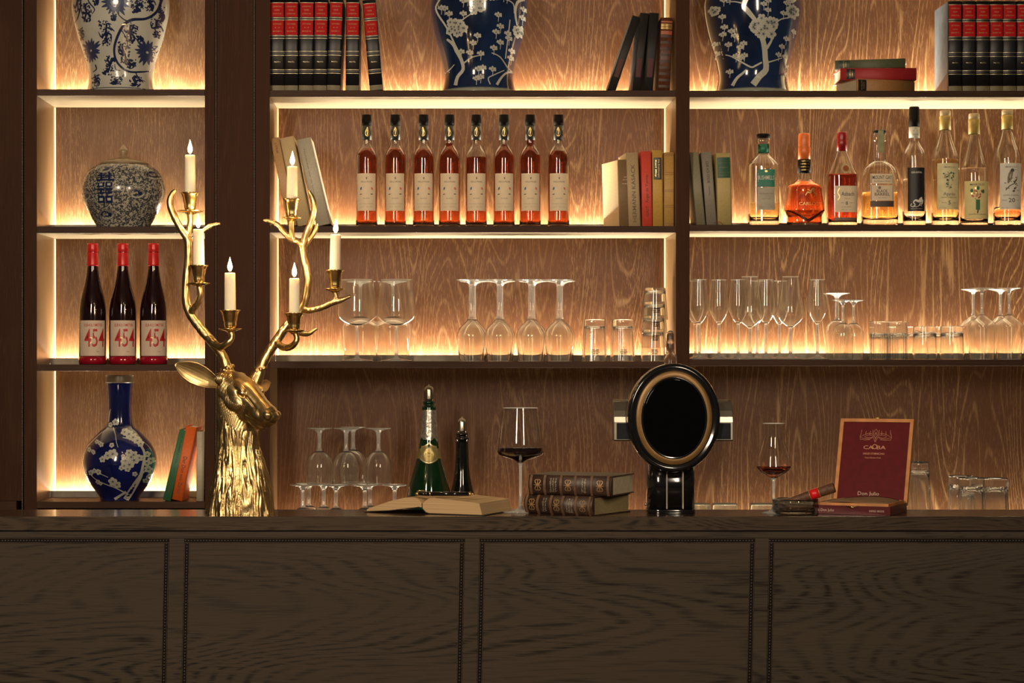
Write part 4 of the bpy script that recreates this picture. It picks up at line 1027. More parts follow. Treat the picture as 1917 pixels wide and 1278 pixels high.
# champagne bottles behind the open book
M['champ'] = plain('dark_green_bottle', (.006, .030, .010), .06, coat=.7); M['champk'] = plain('near_black_bottle', (.005, .006, .005), .07, coat=.7)
M['foil'] = plain('crumpled_silver_foil', (.60, .56, .48), .28, .8, .35, 160, bumpy=.9)
M['steel'] = plain('satin_steel', (.55, .48, .38), .25, 1.0, .06)
def champ(px, Y, top, name, label, glass, foil):
    zt = Z(top, Y) - WT
    t = thing(name, label, 'bottle', (X(px, Y), Y, WT))
    s = 1.0
    pr = [(0, .044), (.006, .047), (.08, .047), (.105, .043), (.130, .034), (.164, .0255), (.20, .0203), (.24, .0182), (zt - .062, .0172)] if not foil else \
         [(0, .058), (.006, .062), (.10, .0635), (.118, .0625), (.145, .057), (.18, .0485), (.228, .0345), (.268, .0262), (.300, .0228), (zt - .062, .0190)]
    pr = smooth_prof(pr, 4); z = zt - .062
    mb = MB(); mb.lathe([(0, 0)] + pr + [(z + .001, .0188), (z + .006, .0190), (z + .008, .0150), (z + .012, .0150), (z + .014, .0168), (z + .019, .0168), (z + .021, .0140), (z + .021, 0)], 48)
    mb.build('body', M[glass], t)
    mb = MB(); mb.lathe([(z + .022, 0), (z + .022, .0138), (z + .026, .0140), (z + .050, .0140), (z + .057, .0118), (z + .061, .0070), (z + .0625, .0022), (z + .066, .0018), (z + .0665, 0)], 32)
    mb.build('stopper', M['steel'], t)
    if foil:
        mb = MB(); rr = random.Random(2)
        prof = [(zz, interp(pr, zz) + .0012) for zz in np.linspace(zt - .148, zt - .066, 12)]
        prof = [(a, interp(pr, a) + .0012) for a, _ in prof]
        mb.lathe(prof, 40)
        v = mb.v
        for i, p in enumerate(v):
            n = noise.noise(Vector(p) * 90) * .0022
            a = math.atan2(p[1], p[0]); r = math.hypot(p[0], p[1]) + abs(n)
            dz = (noise.noise(Vector((math.cos(a) * 2, math.sin(a) * 2, 1))) * .02 if i < 40 else 0)
            v[i] = (r * math.cos(a), r * math.sin(a), p[2] + dz)
        mb.build('foil', M['foil'], t)
        # gold collar with shield
        def g(off):
            def q(u, zz):
                r = interp(pr, zz) + off; a = u / r
                return (r * math.sin(a), -r * math.cos(a), zz)
            return q
        zc = Z(848, Y) - WT
        mb = MB(); mb.lathe([(zc - .014, interp(pr, zc - .014) + .0008), (zc + .014, interp(pr, zc + .014) + .0008)], 48, m=0)
        outl = [(0, .031), (.006, .026), (.014, .022), (.0235, .020), (.026, .008), (.021, -.001), (.023, -.010), (.027, -.016), (.019, -.021), (.010, -.025), (0, -.027)]
        full = outl + [(-a, b) for a, b in outl[::-1][1:-1]]
        for off, sc, mm in ((.0016, 1.0, 1), (.0024, .86, 0)):
            pts = [(0, 0)] + [(a * sc, b * sc) for a, b in full]
            fn = g(off); n = len(full)
            mid = [(a * .5 * sc, b * .5 * sc) for a, b in full]
            vv = [fn(0, zc)] + [fn(a, zc + b) for a, b in mid] + [fn(a * sc, zc + b * sc) for a, b in full]
            ff = [(0, 1 + i, 1 + (i + 1) % n) for i in range(n)] + [(1 + i, 1 + n + i, 1 + n + (i + 1) % n, 1 + (i + 1) % n) for i in range(n)]
            mb.add(vv, ff, mm, True)
        fn = g(.0030)
        vv = [fn(0, zc)] + [fn(.0150 * math.cos(2 * PI * k / 24), zc - .003 + .0150 * math.sin(2 * PI * k / 24)) for k in range(24)]
        mb.add(vv, [(0, 1 + i, 1 + (i + 1) % 24) for i in range(24)], 2, True)
        mb.ribbon(g(.0040), [(.0165 * math.cos(2 * PI * k / 24), zc - .003 + .0165 * math.sin(2 * PI * k / 24)) for k in range(25)], .0014, 1, 1)
        mb.ribbon(g(.0042), [(-.004, zc + .004), (0, zc), (.004, zc + .003)], .0014, 3, 3); mb.ribbon(g(.0042), [(-.003, zc - .006), (0, zc - .008), (.003, zc - .006)], .0012, 3, 3)
        mb.disc(g(.0043), 0, zc + .022, .004, 8, 3)
        mb.build('collar_label', [plain('olive_gold_paper', (.30, .24, .08), .4, .2), plain('bright_gold_edge', (.62, .52, .28), .3, .5), plain('gold_seal', (.42, .33, .11), .35, .4), M['textd']], t)
    return t
champ(803, 6.02, 722, 'champagne_bottle', 'green champagne bottle with torn silver foil and gold collar behind the open book', 'champ', True)
champ(865, 6.10, 782, 'champagne_bottle', 'black sparkling wine bottle with steel stopper, right of the foil-necked one', 'champk', False)
# ---------------------------------------------------------------- books
def book_mat(name, col, rough=.55): return plain(name, col, rough, var=.08, nscale=250, bumpy=.15)
def book_parts(t, w, h, d, cover, pages, rnd=.0, board=.0025, inset=.003, face=None):
    """spine at y=0 facing -y, standing on z=0, centred in x. rnd: how far the spine bulges"""
    sy = lambda x: -rnd * (1 - (2 * x / w) ** 2)
    n = 8 if rnd else 1
    arc = [(-w / 2 + w * i / n, sy(-w / 2 + w * i / n)) for i in range(n + 1)]
    mb = MB()
    pts = arc + [(w / 2, board), (-w / 2, board)]
    mb.prism(pts, lambda p: (p[0], p[1], 0), lambda p: (p[0], p[1], h), 0, False)
    for s in (-1, 1):
        a, b = sorted((s * w / 2, s * (w / 2 - board)))
        mb.box(a, b, board, d, 0, h)
    for i, f in enumerate(mb.f[:n]): mb.s[i] = rnd > 0
    mb.build('cover', cover, t)
    mb = MB(); mb.box(-w / 2 + board + .0001, w / 2 - board - .0001, board + .0002, d - inset, inset, h - inset)
    mb.build('pages', pages, t)
    return lambda off=.0005: (lambda u, v: (u, sy(max(-w / 2, min(w / 2, u))) - off, v))
def shelf_book(name, label, pxb, Y, z0, wpx, hpx, d, lean, cover, pages=None, rnd=0, yaw=0, group=None, deco=None, cat='book'):
    w = wpx * Y / F; h = hpx * Y / F
    th = math.radians(lean)
    lift = w / 2 * abs(math.sin(th))
    t = thing(name, label, cat, (X(pxb, Y), Y, z0 + lift), (0, th, math.radians(yaw)), group)
    t.rotation_mode = 'XYZ'
    fn = book_parts(t, w, h, d, cover, pages or M['pages'], rnd)
    if deco: deco(t, fn, w, h)
    return t
YS = 6.03
# volumes in black with red title fields -----------------------------------------
M['enc'] = plain('black_leather', (.008, .008, .010), .42, var=.3, nscale=300, bumpy=.2)
M['encr'] = plain('red_title_leather', (.46, .008, .010), .6, var=.1, spec=.15)
M['encp'] = plain('dull_gilt_print', (.46, .27, .09), .5)
M['encg'] = plain('gilt_lines', (.42, .36, .22), .35, .5)
M['encb'] = plain('gilt_foot_band', (.16, .13, .06), .5, var=.5, nscale=900)
def enc_deco(vol, sub):
    def deco(t, fn, w, h):
        f0 = fn(.0006); k = h / .250
        zp = lambda py: (169.5 - py) * YS / F * (h / (174 * YS / F))
        hw = w / 2 * .90
        for (a, b, lines) in ((3, 29, ('LEXIKON', 'DER', 'LITERATUR')), (36, 63, ('AUTOREN', sub, 'BAND ' + vol))):
            mb = MB(); mb.patch(f0, -hw, hw, zp(b), zp(a), 8, 1, 0)
            tl = mb.build('title_field', M['encr'], t)
            pm = MB(); f1 = fn(.0011)
            for j, s in enumerate(lines): pm.text(s, f1, 0, zp(a + 6.5 + j * 6.8), .0036, 0, w * (.60 if j != 1 else .34))
            pm.build('print', M['encp'], tl)
        mb = MB()
        for py in (2, 30, 34.5, 63.6, 69, 93.5, 101, 128, 135): mb.patch(f0, -w / 2 * .98, w / 2 * .98, zp(py + .9), zp(py), 8, 1, 0)
        if sub != '-': mb.text('Aut-Bro' if len(vol) % 2 else 'Han-Kla', fn(.0008), 0, zp(113.5), .0034, 0, w * .45)
        mb.build('gilt_bands', M['encg'], t)
        mb = MB()
        mb.patch(f0, -w / 2 * .98, w / 2 * .98, zp(167.5), zp(158), 8, 1, 0)
        mb.build('foot_band', M['encb'], t)
        # raised cords
        mb = MB()
        for py in (32.5, 66, 97.3, 131.5):
            mb.prism([(-w / 2 + w * i / 8, fn(.0)(-w / 2 + w * i / 8, 0)[1] - .0016) for i in range(9)] + [(w / 2, .001), (-w / 2, .001)],
                     lambda p: (p[0], p[1], zp(py + 1.6)), lambda p: (p[0], p[1], zp(py - 1.6)))
        mb.build('spine_cords', M['enc'], t)
    return deco
romans = ['I', 'II', 'III', 'IV', 'V', 'VI', 'VII', 'VIII', 'IX', 'X', 'XI', 'XII', 'XIII']
GL = 'black volumes with red title fields, left'
for i, (px, lean, dpx) in enumerate(((519, 0, 27.5), (545, .2, 26.5), (572.5, .7, 27.5), (598.5, 1.0, 26), (624, 2.0, 26))):
    shelf_book('reference_volume', 'black volume with red title fields, ' + ('leftmost', 'second', 'third', 'fourth', 'fifth')[i] + ' from the pilaster on the top middle shelf', px, YS, SH['M'][0], dpx - .8, 173, .165, lean, M['enc'], rnd=.003, group=GL, deco=enc_deco(romans[i], 'A - Z'))
shelf_book('reference_volume', 'black volume with red title fields standing upright alone, a gap on each side', 659.5, YS, SH['M'][0], 25, 173, .165, .3, M['enc'], rnd=.003, group=GL, deco=enc_deco('VI', 'A - Z'))
shelf_book('reference_volume', 'black volume with red title fields leaning left at the end of the row', 704.5, YS, SH['M'][0], 24.5, 171, .165, -4.6, M['enc'], rnd=.003, group=GL, deco=enc_deco('VII', 'A - Z'))
GR = 'black volumes with red title fields, right'
slate = plain('slate_cloth_board', (.085, .10, .12), .5, var=.25, nscale=40)
for i, px in enumerate((1788, 1814, 1840, 1865.5, 1890, 1916, 1942)):
    o = shelf_book('reference_volume', 'black volume with red title fields in the right-hand row, ' + ('leftmost with its grey side showing', 'second from left', 'third from left', 'fourth from left', 'fifth from left', 'sixth from left', 'cut by the picture edge')[i], px, YS, SH['R'][0], 25.2, 170, .165, 0, M['enc'], rnd=.003, group=GR, deco=enc_deco(romans[i + 4], '-' if i == 4 else 'Lexikon'))
    if i == 0:
        w = 25.2 * YS / F; hh = 170 * YS / F
        mb = MB(); mb.box(-w / 2 - .0008, -w / 2 - .0001, .006, .164, 0.0005, hh - .0005); mb.build('side_board', slate, o)
# dark books leaning beside the divider
dk = book_mat('charcoal_cloth', (.016, .014, .013), .6)
def dk_deco(t, fn, w, h):
    mb = MB(); f = fn(.0006)
    mb.patch(f, -w * .3, w * .3, h * .18, h * .42, 4, 1, 0); mb.build('faded_title', plain('faded_maroon', (.07, .012, .012), .6), t)
shelf_book('black_book', 'black cloth book leaning far right, leftmost of the dark books by the divider', 1145, YS, SH['M'][0], 15, 146, .15, 18.6, dk, rnd=.0015, group='dark books by the divider', deco=dk_deco)
shelf_book('black_book', 'black cloth book standing nearly upright, middle of the dark books by the divider', 1191.5, YS, SH['M'][0], 15.5, 147, .15, 6.0, dk, rnd=.0015, group='dark books by the divider', deco=dk_deco)
shelf_book('black_book', 'thicker black cloth book against the brown banded one', 1213.5, YS, SH['M'][0], 17.5, 147, .15, 4.5, dk, rnd=.0015, group='dark books by the divider', deco=dk_deco)
brn = plain('brown_leather', (.11, .035, .014), .45, var=.35, nscale=120)
def brn_deco(t, fn, w, h):
    mb = MB(); f = fn(.0007)
    for i in range(9): mb.patch(f, -w * .46, w * .46, h * (.05 + i * .085), h * (.085 + i * .085), 6, 1, 0)
    mb.build('bands', plain('dark_leather_bands', (.045, .016, .010), .5), t)
    mb = MB(); mb.patch(f, -w * .46, w * .46, h * .77, h * .82, 6, 1, 0); mb.patch(f, -w * .46, w * .46, h * .93, h * .955, 6, 1, 0); mb.build('title_band', plain('red_brown_band', (.36, .07, .02), .45), t)
    mb = MB()
    for q in (.845, .865, .885, .905): mb.patch(fn(.0009), -w * .46, w * .46, h * q, h * (q + .007), 6, 1, 0)
    mb.build('gilt_bands', M['goldp'], t)
shelf_book('leather_book', 'brown leather book with ringed spine leaning on the divider, top shelf', 1242.5, YS, SH['M'][0], 22.5, 138, .15, 2.6, brn, rnd=.003, deco=brn_deco)

# three leaning books behind the candles
tan = book_mat('tan_cloth', (.52, .31, .14)); cream = book_mat('cream_cloth', (.66, .50, .27)); grey = book_mat('grey_white_cloth', (.52, .47, .37))
def vtext(s, frac, hh, wfrac, mat, d='u', sec=None, name='lettering', shift=0):
    def deco(t, fn, w, h):
        mb = MB(); mb.text(s, fn(.0006), shift * w, h * frac, hh, 0, h * wfrac, d)
        if sec: mb.text(sec[0], fn(.0006), sec[3] * w, h * sec[1], sec[2], 0, h * sec[4], d)
        mb.build(name, mat, t)
    return deco
GLN = 'books leaning left behind the candles'
shelf_book('thin_book', 'thin tan book leaning left against the lit upright, middle shelf', 547.5, YS, SH['M'][1], 16.5, 168, .15, -11.5, tan, rnd=.001, group=GLN, deco=vtext('LYRIK', .88, .006, .12, plain('brown_lettering', (.16, .07, .03), .6), 'd'))
shelf_book('cream_book', 'thick cream book leaning left behind a lit candle', 570, YS, SH['M'][1], 26, 168, .15, -11.5, cream, rnd=.004, group=GLN)
shelf_book('grey_book', 'pale grey book leaning left with its cover seen, right of the cream one', 606, YS, SH['M'][1], 27, 166, .15, -13.2, grey, rnd=.006, group=GLN, deco=vtext('Nachdenken über die Kunst', .62, .0042, .52, M['textg'], 'd', shift=-.12))

# five books left of the divider, middle shelf
G5 = 'books beside the divider on the middle shelf'
br2 = book_mat('brown_cloth', (.26, .16, .08)); bei = book_mat('beige_cloth', (.50, .37, .21)); red = book_mat('red_cloth', (.72, .085, .055)); yel = book_mat('ochre_cloth', (.62, .37, .08)); tn2 = book_mat('ochre_tan_cloth', (.54, .32, .09))
def d1(t, fn, w, h):
    mb = MB(); f = fn(.0006)
    for s, z, ww in (('EIN', .74, .3), ('ALTER', .70, .5), ('ROMAN', .64, .6)): mb.text(s, f, .1 * w, h * z, .0028, 0, w * ww)
    mb.build('lettering', M['whitep'], t)
shelf_book('brown_book', 'brown cloth book with a cream front cover, leftmost of five by the divider', 1171, YS, SH['M'][1], 23, 125, .14, -1.6, br2, rnd=.002, yaw=14, group=G5, deco=d1)
t_ = bpy.data.objects[[o.name for o in bpy.data.objects if o.name.startswith('brown_book')][0]]
mb = MB(); w_ = 23 * YS / F; mb.box(-w_ / 2 - .0007, -w_ / 2 - .0001, .004, .139, .0005, 124.5 * YS / F); mb.build('front_cover', cream, t_)
shelf_book('beige_book', 'beige cloth book with long stamped title, second of five by the divider', 1188.5, YS, SH['M'][1], 22.5, 138, .14, -2.2, bei, rnd=.002, yaw=4, group=G5, deco=vtext('HERMANN KASACK', .45, .0105, .78, plain('stamped_brown', (.14, .09, .045), .6), 'u'))
shelf_book('red_book', 'bright red book with dark title, middle of five by the divider', 1212, YS, SH['M'][1], 18.8, 141, .14, -1.0, red, rnd=.001, yaw=5, group=G5, deco=vtext('GAST · Ärger im Turnier', .42, .0072, .56, M['textd'], 'u'))
def d2(t, fn, w, h):
    mb = MB(); mb.patch(fn(.0005), -w * .40, w * .40, h * .615, h * .905, 4, 1, 0); lb = mb.build('title_field', plain('black_field', (.010, .010, .012), .4), t)
    mb = MB(); mb.text('Karl May', fn(.001), -.16 * w, h * .76, .004, 0, h * .22, 'd'); mb.text('Die Erzählungen', fn(.001), .14 * w, h * .76, .004, 0, h * .24, 'd'); mb.build('print', M['goldp'], lb)
shelf_book('ochre_book', 'ochre book with a black title field, fourth of five by the divider', 1232, YS, SH['M'][1], 19, 143, .14, -.6, yel, rnd=.001, yaw=4, group=G5, deco=d2)
def d3(t, fn, w, h):
    mb = MB(); f = fn(.0006)
    for q in (.02, .045, .26, .285, .47, .49, .70, .725, .955, .975): mb.patch(f, -w * .46, w * .46, h * q, h * (q + .006), 5, 1, 0)
    mb.build('ruled_lines', plain('brown_rules', (.20, .08, .02), .5), t)
    mb = MB(); mb.text('REISE', f, 0, h * .66, .0045, 0, w * .6); mb.text('NACH', f, 0, h * .62, .003, 0, w * .4); mb.build('lettering', plain('faint_gilt', (.56, .36, .12), .4), t)
shelf_book('ruled_book', 'tan book with ruled lines across the spine, touching the divider', 1252.5, YS, SH['M'][1], 19, 139, .14, 0.1, tn2, rnd=.0025, group=G5, deco=d3)

# right of the divider
G3 = 'books right of the divider'
gg1 = book_mat('olive_grey_cloth', (.27, .24, .15)); gg2 = book_mat('grey_cloth', (.28, .25, .20)); yg = book_mat('yellow_cloth', (.54, .42, .17))
shelf_book('olive_book', 'plain olive grey book leaning left on the divider', 1312.5, YS, SH['R'][1], 16.5, 137, .14, -5.6, gg1, rnd=.001, group=G3)
shelf_book('grey_title_book', 'grey book with black title leaning on the olive grey one', 1332.5, YS, SH['R'][1], 19, 137, .14, -4.4, gg2, rnd=.001, group=G3, deco=vtext('BOLD ICH BIST', .73, .0072, .30, M['textd'], 'u', ('Tennessee', .47, .0040, .0, .13)))
def d4(t, fn, w, h):
    mb = MB(); mb.patch(fn(.0005), -w * .46, w * .46, h * .655, h * .94, 4, 1, 0); lb = mb.build('title_field', plain('dark_green_field', (.018, .085, .045), .45), t)
    mb = MB()
    for q in (.69, .73, .86): mb.patch(fn(.0009), -w * .4, w * .4, h * q, h * (q + .004), 4, 1, 0)
    mb.text('ROMANE', fn(.0009), 0, h * .80, .0045, 0, w * .6); mb.build('print', plain('dim_gilt', (.14, .16, .07), .4), lb)
shelf_book('yellow_book', 'yellow book with dark green title field, left of the whiskey bottle', 1357.5, YS, SH['R'][1], 27, 135, .14, -1.6, yg, rnd=.002, yaw=6, group=G3, deco=d4)
rb = MB(); Yr = 6.006
rb.tube([P(1338, 417, Yr), P(1343, 414.5, Yr + .003), P(1349, 416, Yr), P(1353, 419.8, Yr)], .0016, 6, 0, flat=.5)
tag(rb.build('ribbon_bookmark', plain('dark_red_ribbon', (.20, .02, .02), .6)), 'dark red ribbon bookmark curling under the yellow book', 'ribbon')

# bottom left shelf books
GB = 'books on the bottom left shelf'
grn = book_mat('green_cloth', (.045, .17, .075)); org = book_mat('orange_cloth', (.72, .13, .02)); wht = book_mat('off_white_cloth', (.50, .44, .33))
zl = SH['L'][3]
shelf_book('green_book', 'green book leaning right, beside the cobalt blue vase', 312, YS, zl, 14.5, 135, .14, 13.6, grn, rnd=.0008, group=GB, deco=vtext('DR. HUMMELFITZEL / OPST NA SAFARI', .53, .0052, .84, M['textd'], 'd'))
shelf_book('orange_book', 'orange book leaning right with dark red title, between green and white books', 331.5, YS, zl, 20, 140, .14, 11.0, org, rnd=.002, group=GB, deco=vtext('Der Don von Zürich', .34, .0105, .50, plain('maroon_lettering', (.10, .008, .008), .5), 'd'))
shelf_book('white_book', 'off-white book standing upright against the right upright, bottom left shelf', 374.5, YS, zl, 14.5, 130, .14, .6, wht, rnd=.001, group=GB)

# books lying flat ----------------------------------------------------------------
def lying_book(name, label, px, Y, z0, L, thick, depth, yaw, cover, pages, rnd, group=None, deco=None, spine_left=True):
    """spine towards the room, head to the left; x runs along the spine"""
    t = thing(name, label, 'book', (X(px, Y), Y, z0), (0, 0, math.radians(yaw)), group)
    board = .0025
    sy = lambda z: -rnd * (1 - (2 * z / thick - 1) ** 2)
    n = 8
    arc = [(sy(thick * i / n), thick * i / n) for i in range(n + 1)]
    mb = MB()
    pts = arc + [(board, thick), (board, 0)]
    mb.prism(pts, lambda p: (0, p[0], p[1]), lambda p: (L, p[0], p[1]))
    for i in range(n): mb.s[i] = True
    mb.box(0, L, board, depth, 0, board); mb.box(0, L, board, depth, thick - board, thick)
    mb.build('cover', cover, t)
    mb = MB()
    mb.prism([(board + .0002, board + .0001), (board + .0002, thick - board - .0001), (depth - .004, thick - board - .0001), (depth - .004, board + .0001)], lambda p: (.003, p[0], p[1]), lambda p: (L - .003, p[0], p[1]))
    mb.build('pages', pages, t)
    if deco: deco(t, lambda off=.0006: (lambda u, v: (u, sy(max(0, min(thick, v))) - off, v)), L, thick)
    return t
zR = SH['R'][0]
def fl_deco(x0, x1, txt, m):
    def d(t, fn, L, th):
        mb = MB(); mb.patch(fn(.0006), L * x0, L * x1, th * .08, th * .92, 2, 8, 0); lb = mb.build('title_field', m, t)
        mb = MB(); mb.text(txt, fn(.0011), L * (x0 + x1) / 2 - .002, th / 2, .0036, 0, th * .7, 'u'); mb.text('ROMAN', fn(.0011), L * (x0 + x1) / 2 + .004, th / 2, .003, 0, th * .5, 'u'); mb.build('print', M['goldp'], lb)
    return d
s_ = 6.05 / F
o1 = lying_book('lying_book', 'tan book with black title band, lowest of the flat stack on the top right shelf', 1600, 5.995 + .03, zR, 119 * s_, 24.5 * s_, .135, 8, book_mat('tan_orange_cloth', (.34, .16, .05)), M['pages'], .002, 'flat books on the top right shelf', fl_deco(.02, .16, 'NOVELLEN', plain('black_band', (.012, .010, .012), .4)))
# its page ends look left
o2 = lying_book('lying_book', 'red book in the middle of the flat stack on the top right shelf', 1573, 6.06, zR + 24.5 * s_ + .0004, 142 * s_, 22.5 * s_, .12, -1.5, book_mat('deep_red_cloth', (.36, .018, .020)), M['pages'], .003, 'flat books on the top right shelf', fl_deco(.08, .19, 'WERKE', plain('black_band', (.012, .010, .012), .4)))
o3 = lying_book('lying_book', 'green book on top of the flat stack on the top right shelf', 1563, 6.095, zR + 47 * s_ + .0008, 130 * s_, 17.5 * s_, .125, -13, book_mat('dull_green_cloth', (.085, .095, .045)), M['pages'], .002, 'flat books on the top right shelf', fl_deco(.06, .21, 'BUCH', plain('dark_green_band', (.012, .035, .022), .4)))
o1.rotation_euler[2] = math.radians(16); o1.location = (X(1604, 6.02), 6.02, zR)
# ---------------------------------------------------------------- golden stag candelabrum
YD = 5.062; SD = YD / F
def DP(px, py, dy=0.0): return Vector((X(px, YD), YD + dy, Z(py, YD)))
BASE = Vector((X(450, YD), YD, BZ))
def remeshed(mb, voxel, smooth_it, name, mats, parent, disp=None):
    me = mb.mesh('tmp', M['gold']); o = bpy.data.objects.new('tmp', me); COL.objects.link(o)
    r = o.modifiers.new('r', 'REMESH'); r.mode = 'VOXEL'; r.voxel_size = voxel; r.use_smooth_shade = True
    s = o.modifiers.new('s', 'SMOOTH'); s.factor = .6; s.iterations = smooth_it
    dg = bpy.context.evaluated_depsgraph_get()
    m2 = bpy.data.meshes.new_from_object(o.evaluated_get(dg))
    bpy.data.objects.remove(o)
    if disp:
        n = len(m2.vertices); co = np.empty(n * 3); m2.vertices.foreach_get('co', co); co = co.reshape(-1, 3)
        nn = np.empty(n * 3); m2.vertices.foreach_get('normal', nn); nn = nn.reshape(-1, 3)
        co = co + nn * disp(co, nn)[:, None]
        m2.vertices.foreach_set('co', co.ravel())
    m2.materials.clear()
    for mt in mats: m2.materials.append(mt)
    m2.polygons.foreach_set('use_smooth', [True] * len(m2.polygons))
    m2.update(); m2.name = name
    ob = bpy.data.objects.new(name, m2); COL.objects.link(ob)
    ob.parent = parent; ob.location = -parent.location
    return ob
stag = thing('stag_candelabrum', 'gold stag head candelabrum with six lit candles in its antlers, on the bar', 'candelabrum', BASE)
# head frame: forward to the right and toward the room, looking slightly down
yaw, pitch = math.radians(38), math.radians(28)
fw = Vector((math.cos(yaw) * math.cos(pitch), -math.sin(yaw) * math.cos(pitch), -math.sin(pitch)))
lf = Vector((0, 0, 1)).cross(fw).normalized(); up = fw.cross(lf).normalized()
lf = -lf                                   # the side turned to the room
HO = DP(433, 716, -.004)
def HP(t, s, u): return HO + (fw * t + lf * s + up * u) * SD
def skull(mb, secs, seg=28, ex=2.2):
    rings = []
    v = []
    for (t, cu, hw, hu, hd) in secs:      # half width, half height up, half height down
        for k in range(seg):
            a = 2 * PI * k / seg; c, s = math.cos(a), math.sin(a)
            q = 1 / (abs(c) ** ex + abs(s) ** ex) ** (1 / ex)
            v.append(HP(t, hw * q * c, cu + (hu if s > 0 else hd) * q * s))
    n = len(secs); f = []
    for i in range(n - 1):
        for k in range(seg):
            k2 = (k + 1) % seg; f.append((i * seg + k, (i + 1) * seg + k, (i + 1) * seg + k2, i * seg + k2))
    f.append(tuple(range(seg))); f.append(tuple(range((n - 1) * seg + seg - 1, (n - 1) * seg - 1, -1)))
    mb.add(v, f, 0, True)
rot_h = Matrix((fw, lf, up)).transposed()
def hball(mb, t, s, u, rt, rs, ru): mb.ball(HP(t, s, u), (rt * SD, rs * SD, ru * SD), 0, 20, 14, rot_h)
mb = MB()
skull(mb, [(-18, -4, 12, 14, 14), (-10, -4, 24, 25, 28), (6, -3, 33, 28, 37), (24, -2, 34.5, 28, 42), (42, -3, 32, 28, 43), (57, -5, 27, 27, 41), (72, -7, 23, 25, 37), (86, -9, 21, 23, 32), (100, -10, 20.5, 21.5, 28), (112, -10, 20.5, 20.5, 22), (121, -10, 18.5, 17, 18), (127, -10, 11, 10, 10)])
for s in (-1, 1):
    hball(mb, 46, s * 26, 14, 15, 6.5, 5)      # brow
    hball(mb, 40, s * 25, -16, 26, 9, 17)      # cheek
    hball(mb, 94, s * 15, -14, 20, 9, 13)      # muzzle pad
    hball(mb, 119, s * 12, -4, 10, 9, 9)       # nostril wing
    hball(mb, -4, s * 26, 6, 12, 12, 12)       # ear root
hball(mb, 92, 0, -34, 24, 15, 9)               # lower jaw
hball(mb, 56, 0, -34, 34, 20, 13)
hball(mb, 124, 0, -6, 8, 14, 10)
for q in (((438, 722, 0), (430, 702, 0), (426, 691, 0)), ((474, 722, .008), (482, 703, .012), (486, 691, .014))):
    mb.tube([DP(*a) for a in q], [15 * SD, 12 * SD, 11 * SD], 16)  # pedicles
# neck
nk = [(962, 450, 63.5, 60), (958, 450, 63, 60), (916, 451, 57, 56), (886, 451, 50.5, 52), (862, 449, 44.5, 47), (834, 446.5, 39.5, 42), (800, 446, 37.5, 39), (770, 442, 35, 36), (745, 437, 31, 32), (722, 433, 25, 26)]
v = []; f = []; sg = 36
for (py, cx, hw, hd) in nk:
    dy = -.0 if py > 800 else -.004
    for k in range(sg):
        a = 2 * PI * k / sg; v.append(DP(cx, py, dy) + Vector((hw * SD * math.cos(a), hd * SD * math.sin(a), 0)))
for i in range(len(nk) - 1):
    for k in range(sg): f.append((i * sg + k, i * sg + (k + 1) % sg, (i + 1) * sg + (k + 1) % sg, (i + 1) * sg + k))
f.append(tuple(range(sg - 1, -1, -1))); f.append(tuple((len(nk) - 1) * sg + k for k in range(sg)))
mb.add(v, f, 0, True)
FWn, LFn, UPn, HOn = (np.array(q) for q in (fw, lf, up, HO))
